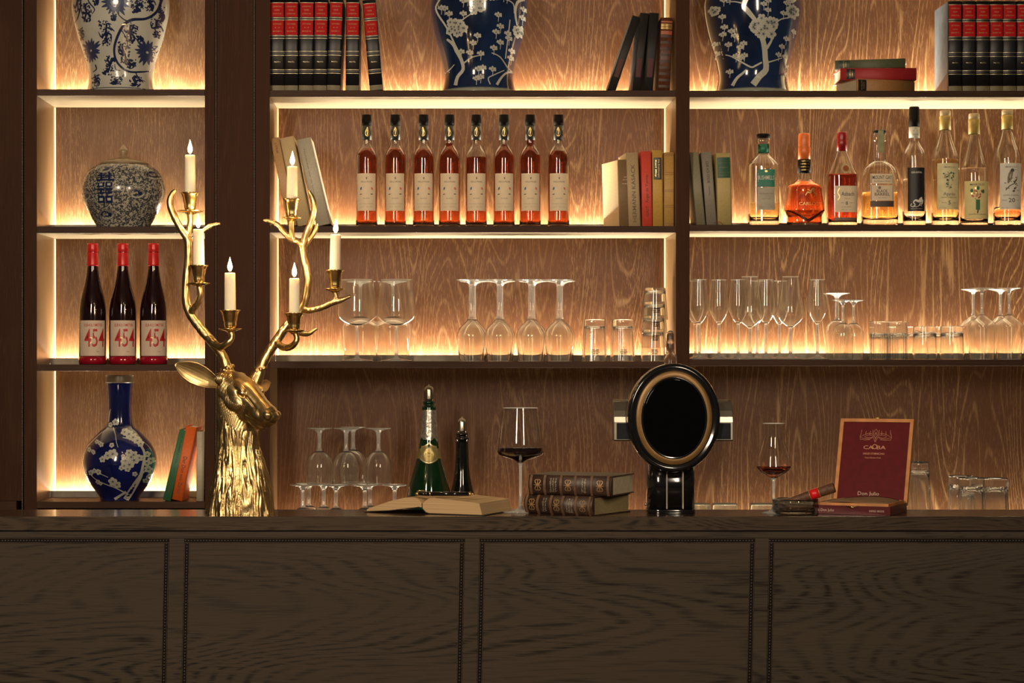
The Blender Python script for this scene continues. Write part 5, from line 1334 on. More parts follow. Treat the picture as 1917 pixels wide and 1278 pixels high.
def body_disp(co, nn):
    d = (co - HOn) / SD
    t = d @ FWn; s = d @ LFn; u = d @ UPn
    zpx = (co[:, 2] - BZ) / SD               # height in px above the bar
    out = np.zeros(len(co))
    # fur of the neck: long wavering ridges
    ang = np.arctan2(co[:, 1] - (YD - .0), co[:, 0] - X(447, YD))
    for i in range(len(co)):
        z = zpx[i]
        hd_ = max(((t[i] - 50) / (66 if t[i] < 50 else 88)) ** 2 + ((u[i] + 12) / (42 if t[i] < 50 else 47)) ** 2, 0)     # inside the head's own field
        neck = min(1, max(0, (hd_ - 1) / .12)) if z < 205 else 0
        if neck > 0:
            a = ang[i]
            w1 = noise.noise(Vector((a * 3.2, z * .014, 2))) * 1.7
            w2 = noise.noise(Vector((a * 7, z * .03, 8))) * .8
            ph = a * 20 + w1 * 3.2 + w2 * 2.4 + math.sin(z * .035 + a * 2) * .7
            rdg = abs(math.sin(ph)) ** .8
            fine = abs(math.sin(a * 57 + w2 * 6 + z * .05))
            cut = noise.noise(Vector((a * 5, z * .035, 5)))
            amp = .0036 * (1.0 if z < 120 else .75)
            out[i] += neck * (amp * (rdg - .6) * (1 + cut) + .0007 * (fine - .5))
        # cheek grooves, fanning from ear to jaw
        ck = 0
        if neck < .9 and s[i] * 1 != 0 and u[i] < 24 - 0.25 * t[i] and t[i] < 78 and abs(s[i]) > 8:
            ck = min(1, max(0, (76 - t[i]) / 8)) * min(1, max(0, (abs(s[i]) - 8) / 6)) * (1 - neck)
            # leave the eye field smooth
            e = ((t[i] - 50) / 25) ** 2 + ((u[i] - 6) / 20) ** 2
            ck *= min(1, max(0, (e - 1) / .3))
        if ck > 0:
            q = t[i] + .42 * u[i] + 4 * math.sin(u[i] * .05)
            out[i] += ck * .0023 * (abs(math.sin(q * .80)) ** .7 - .6)
        # eye socket, tear line, nostril, mouth
        a_ = abs(s[i])
        if a_ > 12:
            e = ((t[i] - 52) / 13) ** 2 + ((u[i] - 8) / 8.5) ** 2
            out[i] -= .0034 * math.exp(-e * 1.4)
            dl = abs((u[i] - 6) + .34 * (t[i] - 64)); 
            if 62 < t[i] < 96: out[i] -= .0022 * math.exp(-(dl / 2.2) ** 2)
        if t[i] > 76 and a_ > 3:
            dl = abs(u[i] + 24.5 - .05 * (t[i] - 100)); out[i] -= .0026 * math.exp(-(dl / 2.0) ** 2)
        if t[i] > 106:
            e = ((t[i] - 123) / 5) ** 2 + ((a_ - 14) / 5) ** 2 + ((u[i] + 4) / 3.6) ** 2
            out[i] -= .0040 * math.exp(-e)
            
    return out
body = remeshed(mb, .00135, 4, 'head_and_neck', [M['gold']], stag, body_disp)
# eyes
for s in (-1, 1):
    e = MB(); e.ball(HP(52, s * 25.5, 7.5) - BASE, (9.5 * SD, 5.5 * SD, 6.8 * SD), 0, 24, 16, rot_h)
    e.build('eye', M['goldhi'], stag)
    l = MB()
    for sgn, uu in ((1, 6.5), (-1, 5.5)):
        pts = []
        for i in range(11):
            q = -1 + i / 5.0
            pts.append(HP(52 + q * 14, s * (29.5 - 3.5 * q * q - (0 if q < 0 else 2.2 * q)), 7.5 - q * 3 + sgn * uu * (1 - q * q) ** .6) - BASE)
        l.tube(pts, [.0008 + .0013 * (1 - (-1 + i / 5.0) ** 2) for i in range(11)], 8)
    l.build('eyelid', M['gold'], stag)
# ears
def ear(root, tip, wide, facing, halfw, name='ear'):
    root, tip, wide, facing = Vector(root), Vector(tip), Vector(wide).normalized(), Vector(facing).normalized()
    ax = tip - root; L = ax.length; ax.normalize()
    wide = (wide - ax * wide.dot(ax)).normalized(); nrm = ax.cross(wide); 
    if nrm.dot(facing) < 0: nrm = -nrm
    nu, nv = 22, 16; vo = []; vi = []
    hwp = [(0, .34), (.1, .42), (.25, .72), (.42, .96), (.58, 1.0), (.75, .82), (.88, .5), (.96, .22), (1, .04)]
    for i in range(nu + 1):
        u_ = i / nu; hw = interp(hwp, u_) * halfw
        for j in range(nv + 1):
            q = -1 + 2 * j / nv
            th = q * (2.9 - 1.5 * min(1, u_ * 2.6))       # tube at the root, open leaf further out
            cup = .62 * hw
            x = hw * math.sin(th / 2 * 1.0) / math.sin(min(PI / 2, abs(2.9 - 1.5 * min(1, u_ * 2.6)) / 2)) ; y = cup * (1 - math.cos(th / 2)) * 1.25
            rid = .0006 * math.sin(q * 22 + u_ * 3) * (1 if 0 < i < nu else 0)
            p = root + ax * (L * u_) + wide * x + nrm * (y - cup * .35)
            vo.append(p - nrm * .0028 * (1 - .6 * u_)); vi.append(p + nrm * (.0006 + rid))
    m_ = MB(); n1 = (nu + 1) * (nv + 1); f_ = []
    for i in range(nu):
        for j in range(nv):
            a = i * (nv + 1) + j; b = a + nv + 1
            f_.append((a, b, b + 1, a + 1)); f_.append((n1 + a, n1 + a + 1, n1 + b + 1, n1 + b))
        a = i * (nv + 1); b = a + nv + 1
        f_.append((a, n1 + a, n1 + b, b)); f_.append((a + nv, b + nv, n1 + b + nv, n1 + a + nv))
    for j in range(nv):
        f_.append((j, j + 1, n1 + j + 1, n1 + j)); e0 = nu * (nv + 1) + j; f_.append((e0, n1 + e0, n1 + e0 + 1, e0 + 1))
    m_.add([p - BASE for p in vo + vi], f_, 0, True)
    o = m_.build(name, M['gold'], stag)
    return o
ear(DP(414, 722, .012), DP(328, 681, -.012), (-.35, 0, -1), (.15, -1, .05), 21 * SD)
ear(DP(482, 730, .034), DP(500, 716, .105), (.15, -.1, -1), (1, .2, .1), 11 * SD)
# antlers
def path(pts):
    """[(px, py, dy, r px)] -> smooth points and radii"""
    q = smooth_prof([(p[0], p[1], p[2], p[3]) for p in pts], 5)
    return [DP(p[0], p[1], p[2]) for p in q], [p[3] * SD for p in q]
def antler(tines, burr):
    m_ = MB(); rr = random.Random(len(tines))
    for t_ in tines:
        a, r = path(t_); m_.tube([p - BASE for p in a], r, 14)
        m_.ball(a[-1] - BASE, r[-1] * 1.02, 0, 10, 8)
    for px, py, dy, r in burr:
        for k in range(9):
            an = 2 * PI * k / 9
            m_.ball(DP(px, py, dy) - BASE + Vector((math.cos(an) * r * SD * .78, math.sin(an) * r * SD * .78, (math.cos(an) * .35 + rr.uniform(-.15, .15)) * r * SD)), r * SD * rr.uniform(.26, .38), 0, 8, 6)
    def dsp(co, nn):
        o_ = np.zeros(len(co))
        for i in range(len(co)):
            p = Vector(co[i]); o_[i] = noise.noise(Vector((p.x * 160, p.y * 160, p.z * 28))) * .0008 + noise.noise(p * 60) * .0004
        return o_
    me_par = stag
    ob = remeshed(m_, .0011, 3, 'antler', [M['gold']], stag, dsp)
    ob.location = (0, 0, 0)
    return ob
dA, dB, dC, dD = -.022, -.045, -.005, -.045
left_t = [
 [(444, 722, -.004, 11), (434, 706, 0, 10.5), (426, 690, 0, 10), (416, 665, 0, 9), (400, 643, 0, 9), (383, 624, 0, 9), (367, 604, 0, 8.8), (355, 585, 0, 8.8), (349, 562, 0, 8.6), (349, 530, 0, 8.2), (352, 495, 0, 8), (353, 461, 0, 7.6), (350, 446, 0, 7.4), (336, 424, 0, 6.8), (323, 398, 0, 6.8), (318, 377, 0, 6.4), (322, 363, 0, 5), (328, 356, 0, 3)],
 [(350, 448, 0, 6), (353, 430, .004, 6), (356, 414, .004, 5.5), (355, 400, .004, 5.5)],
 [(352, 452, .006, 5), (366, 442, .016, 5), (378, 430, .02, 4.6), (392, 421, .022, 4), (408, 417, .024, 3)],
 [(357, 588, 0, 7), (362, 578, -.008, 6.8), (373, 565, -.018, 6.4), (377, 551, dA, 6), (374.5, 536, dA, 5.6)],
 [(386, 628, 0, 7), (399, 641, -.014, 7), (415, 649, -.03, 6.6), (430, 642, dB, 6), (438, 631, dB, 5.6), (434.5, 619, dB, 5.2)]]
right_t = [
 [(470, 722, .004, 11), (477, 706, .010, 11), (486, 690, .014, 10), (498, 666, .018, 9.4), (512, 644, .02, 9.4), (526, 623, .02, 9), (539, 606, .02, 8.4), (554, 592, .02, 8), (566, 575, .02, 7.8), (573, 552, .02, 7.8), (576, 528, .02, 7.8), (573, 505, .02, 7.6), (568, 482, .02, 7.4), (565, 460, .02, 7), (556, 451, .02, 6.4), (545, 447, .02, 6), (530, 433, .02, 5.6), (518, 419, .02, 5), (505, 413, .02, 4), (494, 411, .02, 3)],
 [(565, 462, .02, 7), (571, 440, .02, 6.6), (581, 414, .02, 6.2), (587, 391, .02, 6), (585, 372, .02, 5.4), (578, 357, .02, 3)],
 [(567, 460, .026, 5.5), (582, 440, .034, 5.2), (589, 428, .036, 5), (592, 418, .036, 3)],
 [(546, 448, .02, 5.5), (545, 430, .012, 5.2), (545.5, 411, .010, 5)],
 [(564, 579, .02, 6.4), (583, 580, .012, 6), (605, 574, .006, 5.8), (624, 566, .0, 5.8), (640, 561, -.002, 5), (655, 555, -.004, 3)],
 [(626, 565, 0, 5), (629, 556, -.002, 4.6), (627, 545, -.002, 4.6)],
 [(516, 640, .02, 7), (528, 649, -.006, 6.8), (543, 650, -.03, 6.4), (555, 642, dD, 5.8), (558, 632, dD, 5.4), (553.5, 622, dD, 5)],
 [(540, 606, .02, 6), (560, 622, .018, 5.6), (577, 624, .016, 4.6), (592, 615, .012, 2.6)]]
antler(left_t, [(425, 690, 0, 13)]); antler(right_t, [(486, 691, .014, 13)])
# cups and candles
cups = [(355.5, 398, 360, 18.5, .004, 25, 355.5, 290, 10.2, 'highest left candle, on the left antler', 0), (374, 534, 497, 18, dA, 21, 373, 430, 10.8, 'candle in front of the left antler beam', -.6), (434.5, 619, 581, 19.5, dB, 21.5, 432.5, 512, 10.4, 'candle between the antlers, nearest the left beam', -.3),
        (546, 410, 371, 17.5, .010, 18.5, 548, 311, 10.3, 'highest candle on the right antler, before the leaning books', .6), (553.5, 622, 586, 19.5, dD, 19.5, 553, 522, 9.8, 'lowest candle on the right antler', 0), (627, 544, 505, 18, -.002, 20, 628, 439, 10.2, 'rightmost candle at the end of the right antler', 1.0)]
cand_src = None
for (cx, sy_, ry, rw, dy, sw, kx, ty, kw, lab_, lean) in cups:
    c = DP(cx, sy_, dy) - BASE; h = (sy_ - ry) * SD
    m_ = MB(); r = sw * SD
    m_.lathe([(-.005, .0), (-.005, .006), (-.001, r * .45), (.003, r * .97), (.0046, r), (.0050, r * .96), (.003, r * .6), (.0025, .0)], 32, c)
    m_.build('drip_pan', M['goldhi'], stag)
    m_ = MB(); R = rw * SD
    m_.lathe([(.002, 0), (.002, R * .42), (h * .14, R * .50), (h * .30, R * .60), (h * .38, R * .56), (h * .50, R * .66), (h * .75, R * .74), (h * .90, R * .86), (h * .97, R), (h, R * .98), (h * .97, R * .80), (h * .6, R * .62), (h * .35, 0)], 32, c)
    m_.build('candle_cup', M['goldhi'], stag)
    cb = DP(cx, sy_, dy) + Vector((0, 0, h * .62)); ct = DP(kx, ty, dy)
    hh = (ct - cb).length; rc = kw * SD
    t = thing('candle', 'burning ivory candle, ' + lab_, 'candle', cb, (0, math.radians(lean), 0), 'lit candles in the stag antlers')
    rcx = (ct.x - cb.x) / hh
    m_ = MB(); m_.lathe([(0, 0), (0, min(rc * 1.02, R * .60)), (h * .36, rc * 1.02), (hh * .8, rc * .97), (hh - .002, rc * .95), (hh, rc * .85), (hh - .0015, rc * .6), (hh - .0025, 0)], 32)
    m_.build('wax', M['wax'], t)
    m_ = MB(); m_.tube([(0, 0, hh - .003), (.0004, 0, hh + .003), (.0012, 0, hh + .008)], .0007, 6); m_.build('wick', M['wick'], t)
    m_ = MB(); m_.lathe([(hh + .0030, 0), (hh + .005, .0028), (hh + .010, .0052), (hh + .015, .0056), (hh + .021, .0044), (hh + .027, .0024), (hh + .033, .0008), (hh + .036, 0)], 20); m_.build('flame', M['flame'], t)
    d = bpy.data.lights.new('candle_light', 'POINT'); d.energy = CANDLE_W; d.color = (1, .62, .28); d.shadow_soft_size = .006
    lo = bpy.data.objects.new('candle_light', d); COL.objects.link(lo); lo.parent = t; lo.location = (0, 0, hh + .044)

# ---------------------------------------------------------------- other things on the bar
# open book
def open_book():
    ang = math.radians(-24)
    nc = Vector((X(897, 4.972), 4.972, BZ))        # near right-hand corner of the front edge
    t = thing('open_book', 'open book with tan pages lying on the bar, a pen across it', 'book', nc, (0, 0, ang))
    L = .18; s = 4.98 / F; k = 1 / math.cos(ang)
    # local x runs along the front edge (0 at the near right corner, negative to the left), y along the spine
    def top(u):   # u in px from the corner, height of page block top in px
        return interp([(-215, 4), (-205, 8), (-170, 19), (-140, 26), (-125, 27.5), (-112, 24), (-107, 17), (-102, 21), (-92, 27), (-75, 26), (-40, 23.5), (-12, 21.5), (0, 20)], u) * 1.15
    def bot(u): return interp([(-215, 2), (-170, 5), (-140, 9.5), (-120, 12), (-112, 14), (-107, 12), (-100, 4), (-95, 2), (0, 1.6)], u)
    us = list(np.linspace(-213, -108, 18)); ur = list(np.linspace(-106, 0, 18))
    for name, uu in (('left_pages', us), ('right_pages', ur)):
        mb = MB(); fan = (lambda q: q + (6 * s if q > -.5 * s else 0))
        up_ = [(u * s * k, (top(u)) * s) for u in uu]; dn = [(fan(u * s * k), (bot(u) + .15) * s) for u in uu[::-1]]
        mb.prism(up_ + dn, lambda p: (p[0], 0, p[1]), lambda p: (p[0], L, p[1]), 0, False)
        mb.build(name, paper_st, t)
    mb = MB()
    cu = [(u * s * k, max(.0002, (bot(u) - 1.3) * s)) for u in [-218] + us + [-107, -103] + ur + [10]]
    cv = [(u * s * k, (bot(u) - .1) * s) for u in ([-218] + us + [-107, -103] + ur + [10])[::-1]]
    mb.prism(cu + cv, lambda p: (p[0], -.003, p[1]), lambda p: (p[0], L + .003, p[1]))
    mb.build('cover', plain('black_cover', (.012, .008, .008), .5), t)
m, nt, b = new_mat('stacked_paper_edges')
n = noise_n(nt, mapping(nt, (3, 3, 900)), 1, 2); nt.links.new(ramp(nt, n, [(.3, (.36, .23, .11)), (.7, (.58, .40, .21))]), b.inputs['Base Color']); b.inputs['Roughness'].default_value = .8
paper_st = m
open_book()
def pen():
    Y = 5.03; a = Vector((X(777, Y), Y, Z(924.0, Y) )); bb = Vector((X(889, Y), Y - .008, Z(924.6, Y)))
    d = (bb - a); L = d.length
    t = thing('pen', 'black fountain pen with gold rings resting across the open book', 'pen', a, (0, 0, math.atan2(d.y, d.x)))
    r = .0052
    def cyl(name, x0, x1, r0, r1, mat):
        mb = MB(); mb.tube([(x0, 0, 0), (x0 + (x1 - x0) * .5, 0, 0), (x1, 0, 0)], [r0, (r0 + r1) / 2, r1], 20); mb.build(name, mat, t)
    cyl('barrel', L * .26, L * .90, r, r * .92, M['black']); cyl('cap', .008, L * .25, r * .8, r, M['black'])
    cyl('ring', L * .238, L * .262, r * 1.12, r * 1.12, M['goldhi']); cyl('ring', L * .90, L * .935, r * .96, r * .9, M['goldhi'])
    cyl('tip', L * .935, L, r * .5, r * .2, M['goldhi']); cyl('ring', 0.0, .008, r * .5, r * .8, M['goldhi'])
    mb = MB(); mb.tube([(.004, -.001, r + .0012), (L * .1, 0, r + .0022), (L * .2, 0, r + .0012)], .0011, 8); mb.build('clip', M['goldhi'], t)
pen()
# red wine in a tall stemmed glass
Yg = 5.075
def stem_glass(name, label, px, Y, top, bowl_px, stem_r, foot_px, liq, liq_py, stem_top_py, wall=.0009):
    """bowl_px: [(py, hw)] rim to bottom"""
    t = thing(name, label, 'glass', (X(px, Y), Y, BZ))
    zz = lambda p: Z(p, Y) - BZ
    k = Y / F
    out = smooth_prof([(zz(p), w * k) for p, w in bowl_px][::-1], 4)
    zb = out[0][0]
    inn = [(z + .0018, r - wall) for z, r in out if r > wall * 2 and z < out[-1][0] - .004] ; inn = [(z, r) for z, r in inn]
    pf = [(zb, 0)] + tight(out, wall) + inn[::-1] + [(zb + .0022, 0)]
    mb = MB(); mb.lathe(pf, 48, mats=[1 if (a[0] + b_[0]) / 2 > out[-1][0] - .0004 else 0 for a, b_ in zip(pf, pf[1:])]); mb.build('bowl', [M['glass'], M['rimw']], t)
    mb = MB(); fr = foot_px * k
    mb.lathe([(0, 0), (0, fr * .98), (.0012, fr), (.002, fr * .97), (.0045, fr * .5), (.009, stem_r * 1.8), (.018, stem_r * 1.1), (zb * .6, stem_r), (zb - .008, stem_r * 1.05), (zb - .0002, out[0][1]), (zb - .0002, 0)], 40); mb.build('stem', M['glassb'], t)
    zl = zz(liq_py)
    lo = [(z, r) for z, r in inn if z < zl]; lo = [(z + .0003, max(r - .0003, .0003)) for z, r in lo] + [(zl, interp([(a, b) for a, b in inn], zl) - .0003)]
    mb = MB(); mb.lathe([(lo[0][0], 0)] + lo + [(zl, 0)], 48); mb.build('drink', liq, t)
    return t
stem_glass('wine_glass', 'large stemmed glass holding dark red wine, between the open book and old books', 974.5, 5.09, 763, [(763, 33), (790, 37), (820, 41.5), (840, 43.5), (848, 42.5), (853, 36), (857, 24), (861, 12), (866, 4.5)], .0036, 36, plain('dark_red_wine', (.012, .001, .002), .05, coat=.5), 837.5, 866)
snif = glassm('brandy_in_snifter', (.80, .20, .07), 0, 1.36)
stem_glass('tasting_glass', 'slim tasting glass with a little amber brandy beside the ashtray', 1448.5, 5.06, 792, [(792, 20.5), (806, 19.6), (820, 20), (838, 24), (856, 29), (870, 31.5), (876, 31.3), (884, 24), (890, 13), (895, 5)], .0034, 22, snif, 872, 895)
# two old leather books
M['oldl'] = plain('old_brown_leather', (.045, .024, .016), .45, var=.45, nscale=70, bumpy=.3)
M['oldg'] = plain('worn_gilt', (.36, .21, .09), .4, .35)
def old_deco(cells):
    def d(t, fn, L, th):
        mb = MB()
        for q in (.035, .20, .395, .565, .76, .955):
            mb.prism([(fn(.0)(0, th * i / 8)[1] - .0022, th * i / 8) for i in range(9)] + [(.001, th), (.001, 0)], lambda p: (L * q - .003, p[0], p[1]), lambda p: (L * q + .003, p[0], p[1]))
        mb.build('spine_cords', plain('rubbed_leather', (.12, .065, .035), .5, var=.4), t)
        mb = MB(); f = fn(.0008)
        for q, kind in cells:
            x = L * q; z = th / 2
            if kind == 'o':
                for sx in (-1, 1):
                    for sz in (-1, 1):
                        mb.ribbon(f, [(x, z), (x + sx * .0045, z + sz * .004), (x + sx * .0068, z + sz * .009), (x + sx * .003, z + sz * .0125), (x + sx * .001, z + sz * .010)], [.0014, .0022, .0018, .0015, .001], 0, 3)
                mb.ribbon(f, [(x - .010, z), (x, z), (x + .010, z)], [.0006, .0026, .0006], 0, 2); mb.ribbon(f, [(x, z - .014), (x, z), (x, z + .014)], [.0006, .0022, .0006], 0, 2)
            else:
                for j, s in enumerate(kind): mb.text(s, f, x + (j - (len(kind) - 1) / 2) * .0062, z, .0045, 1, th * .72, 'u')
        mb.build('gilt_tooling', [M['oldg'], plain('silvery_title', (.34, .30, .24), .4, .3)], t)
    return d
def placed(px, pyb, Y): return X(px, Y), Y
b2 = lying_book('old_leather_book', 'lower of two old brown leather books lying on the bar, page ends turned right', 985, 5.055, BZ, .179, .0438, .175, -33, M['oldl'], M['pagesd'], .010, 'old leather books on the bar',
    old_deco([(.115, 'o'), (.30, ['Goethe', 'Werke']), (.48, 'o'), (.665, ['Zwölfter', 'Band', 'Briefe']), (.86, 'o')]))
b1 = lying_book('old_leather_book', 'upper of two old brown leather books with pale page ends', 991, 5.045, BZ + .0444, .202, .0455, .158, -23, M['oldl'], plain('pale_page_ends', (.58, .50, .34), .8, var=.1), .008, 'old leather books on the bar',
    old_deco([(.115, 'o'), (.30, ['Goethe', 'Sämtliche', 'Werke']), (.48, 'o'), (.665, ['Zwei', 'Bände']), (.86, 'o')]))
for b_ in (b1, b2): b_.rotation_euler[2] = -b_.rotation_euler[2] * -1
# beer tap
def tap():
    Y0 = 4.985
    t = thing('beer_tap', 'black column beer tap with an oval dark badge and gold ring', 'beer tap', (X(1256, 5.06), 5.06, BZ))
    O = t.location
    cx = X(1262, Y0) - O.x; cz = Z(782, Y0) - O.z; s = Y0 / F
    yf = Y0 - O.y
    def oval(name, prof, mat, seg=96):
        """prof [(y, rx, rz)] front to back"""
        m_ = MB(); v = []; f = []
        for (y, rx, rz) in prof:
            for k in range(seg): a = 2 * PI * k / seg; v.append((cx + rx * math.cos(a) * s, y, cz + rz * math.sin(a) * s))
        n = len(prof)
        for i in range(n - 1):
            for k in range(seg): f.append((i * seg + k, (i + 1) * seg + k, (i + 1) * seg + (k + 1) % seg, i * seg + (k + 1) % seg))
        f.append(tuple(range(seg))); f.append(tuple((n - 1) * seg + k for k in range(seg - 1, -1, -1)))
        m_.add(v, f, 0, True)
        for i in (len(m_.f) - 1, len(m_.f) - 2): m_.s[i] = False
        return m_.build(name, mat, t)
    oval('rim', [(yf + .003, 74, 89), (yf - .001, 78, 93), (yf - .001, 82, 97), (yf + .004, 86, 101), (yf + .011, 87.5, 102.5), (yf + .016, 85, 100), (yf + .018, 84, 99)], M['black'])
    oval('drum', [(yf + .0175, 84, 99), (yf + .019, 86.5, 101.5), (yf + .060, 86.5, 101.5), (yf + .066, 83, 98)], M['chrome'])
    oval('gold_ring', [(yf - .0018, 60, 76), (yf - .0022, 61, 77), (yf - .0022, 70.5, 87), (yf - .0008, 71.5, 88), (yf + .0040, 71.5, 88)], plain('bronze_ring', (.20, .11, .033), .4, .4))
    oval('inner_ring', [(yf - .003, 57.5, 73), (yf - .0045, 59.5, 75), (yf - .0040, 61.5, 77), (yf + .003, 62, 77)], M['black'])
    oval('badge', [(yf - .0048, 56, 71.5), (yf - .004, 58, 73.5), (yf + .002, 58.2, 73.7)], plain('black_glass_badge', (.0015, .0015, .002), .06, spec=.25))
    # column of two joined tubes
    m_ = MB(); w = 45.5 * s
    zt = Z(862, Y0) - O.z
    out = []
    for k in range(64):
        a = 2 * PI * k / 64; c_, s_2 = math.cos(a), math.sin(a)
        q = 1 / (abs(c_) ** 3.2 + abs(s_2) ** 3.2) ** (1 / 3.2)
        out.append((w * q * c_, .046 * q * s_2))
    oy = .012
    m_.prism(out, lambda p: (p[0], p[1] + oy, .010), lambda p: (p[0], p[1] + oy, zt), 0, True); m_.build('column', M['black'], t)
    for xx in (-.013, .024):
        m_ = MB(); m_.box(xx - .0016, xx + .0016, -.046 + oy - .0012, -.044 + oy, .012, zt - .002); m_.build('seam', M['chrome'], t)
    m_ = MB(); m_.prism(out, lambda p: (p[0] * 1.02, p[1] * 1.02 + oy, .0), lambda p: (p[0] * 1.02, p[1] * 1.02 + oy, .0098), 0, True); m_.build('base_ring', M['black'], t, bev=.001)
    # cross body with bevelled chrome ends
    for sd, a, b_ in ((-1, 1149, 1200), (1, 1325, 1372)):
        x0 = X(a, Y0 + .03) - O.x; x1 = X(b_, Y0 + .03) - O.x
        z1 = Z(748, Y0 + .03) - O.z; z0 = Z(825, Y0 + .03) - O.z; zm = (z0 + z1) / 2 + .008
        y0 = yf + .022
        pr_ = [(y0 + .002, z0), (y0, z0 + .003), (y0, zm - .012), (y0 + .003, zm), (y0 + .010, zm + .014), (y0 + .022, z1 - .006), (y0 + .034, z1), (y0 + .055, z1), (y0 + .055, z0)]
        m_ = MB(); m_.prism(pr_, lambda p: (x0, p[0], p[1]), lambda p: (x1, p[0], p[1])); m_.build('side_block', M['chrome'], t, bev=.0014)
        m_ = MB(); m_.box(x0 + .006, x1 - .006, y0 - .0008, y0 - .0001, z0 + .004, zm - .014); m_.build('side_window', plain('smoked_window', (.02, .022, .026), .1), t)
    # clear pull handle on the top
    hx = X(1255, Y0 + .035) - O.x; hy = yf + .035; hz = Z(690, Y0) - O.z
    m_ = MB(); m_.lathe([(0, 0), (0, .0135), (.004, .0145), (.030, .0142), (.034, .0098), (.060, .0092), (.078, .0084), (.086, .0050), (.088, 0)], 28, (hx, hy, hz)); m_.build('clear_knob', glassm('frosted_acrylic', (.92, .86, .78), .18, 1.3), t)
    m_ = MB(); m_.lathe([(-.008, 0), (-.008, .017), (-.001, .017), (-.001, 0)], 28, (hx, hy, hz)); m_.build('collar', M['chrome'], t)
    m_ = MB(); m_.ball((-w - .004, -.010, Z(947, Y0) - O.z), .0035, 0, 10, 8); m_.tube([(-w - .003, -.010, Z(947, Y0) - O.z), (-w + .002, -.008, Z(947, Y0) - O.z)], .002, 8); m_.build('screw', M['chrome'], t)
tap()
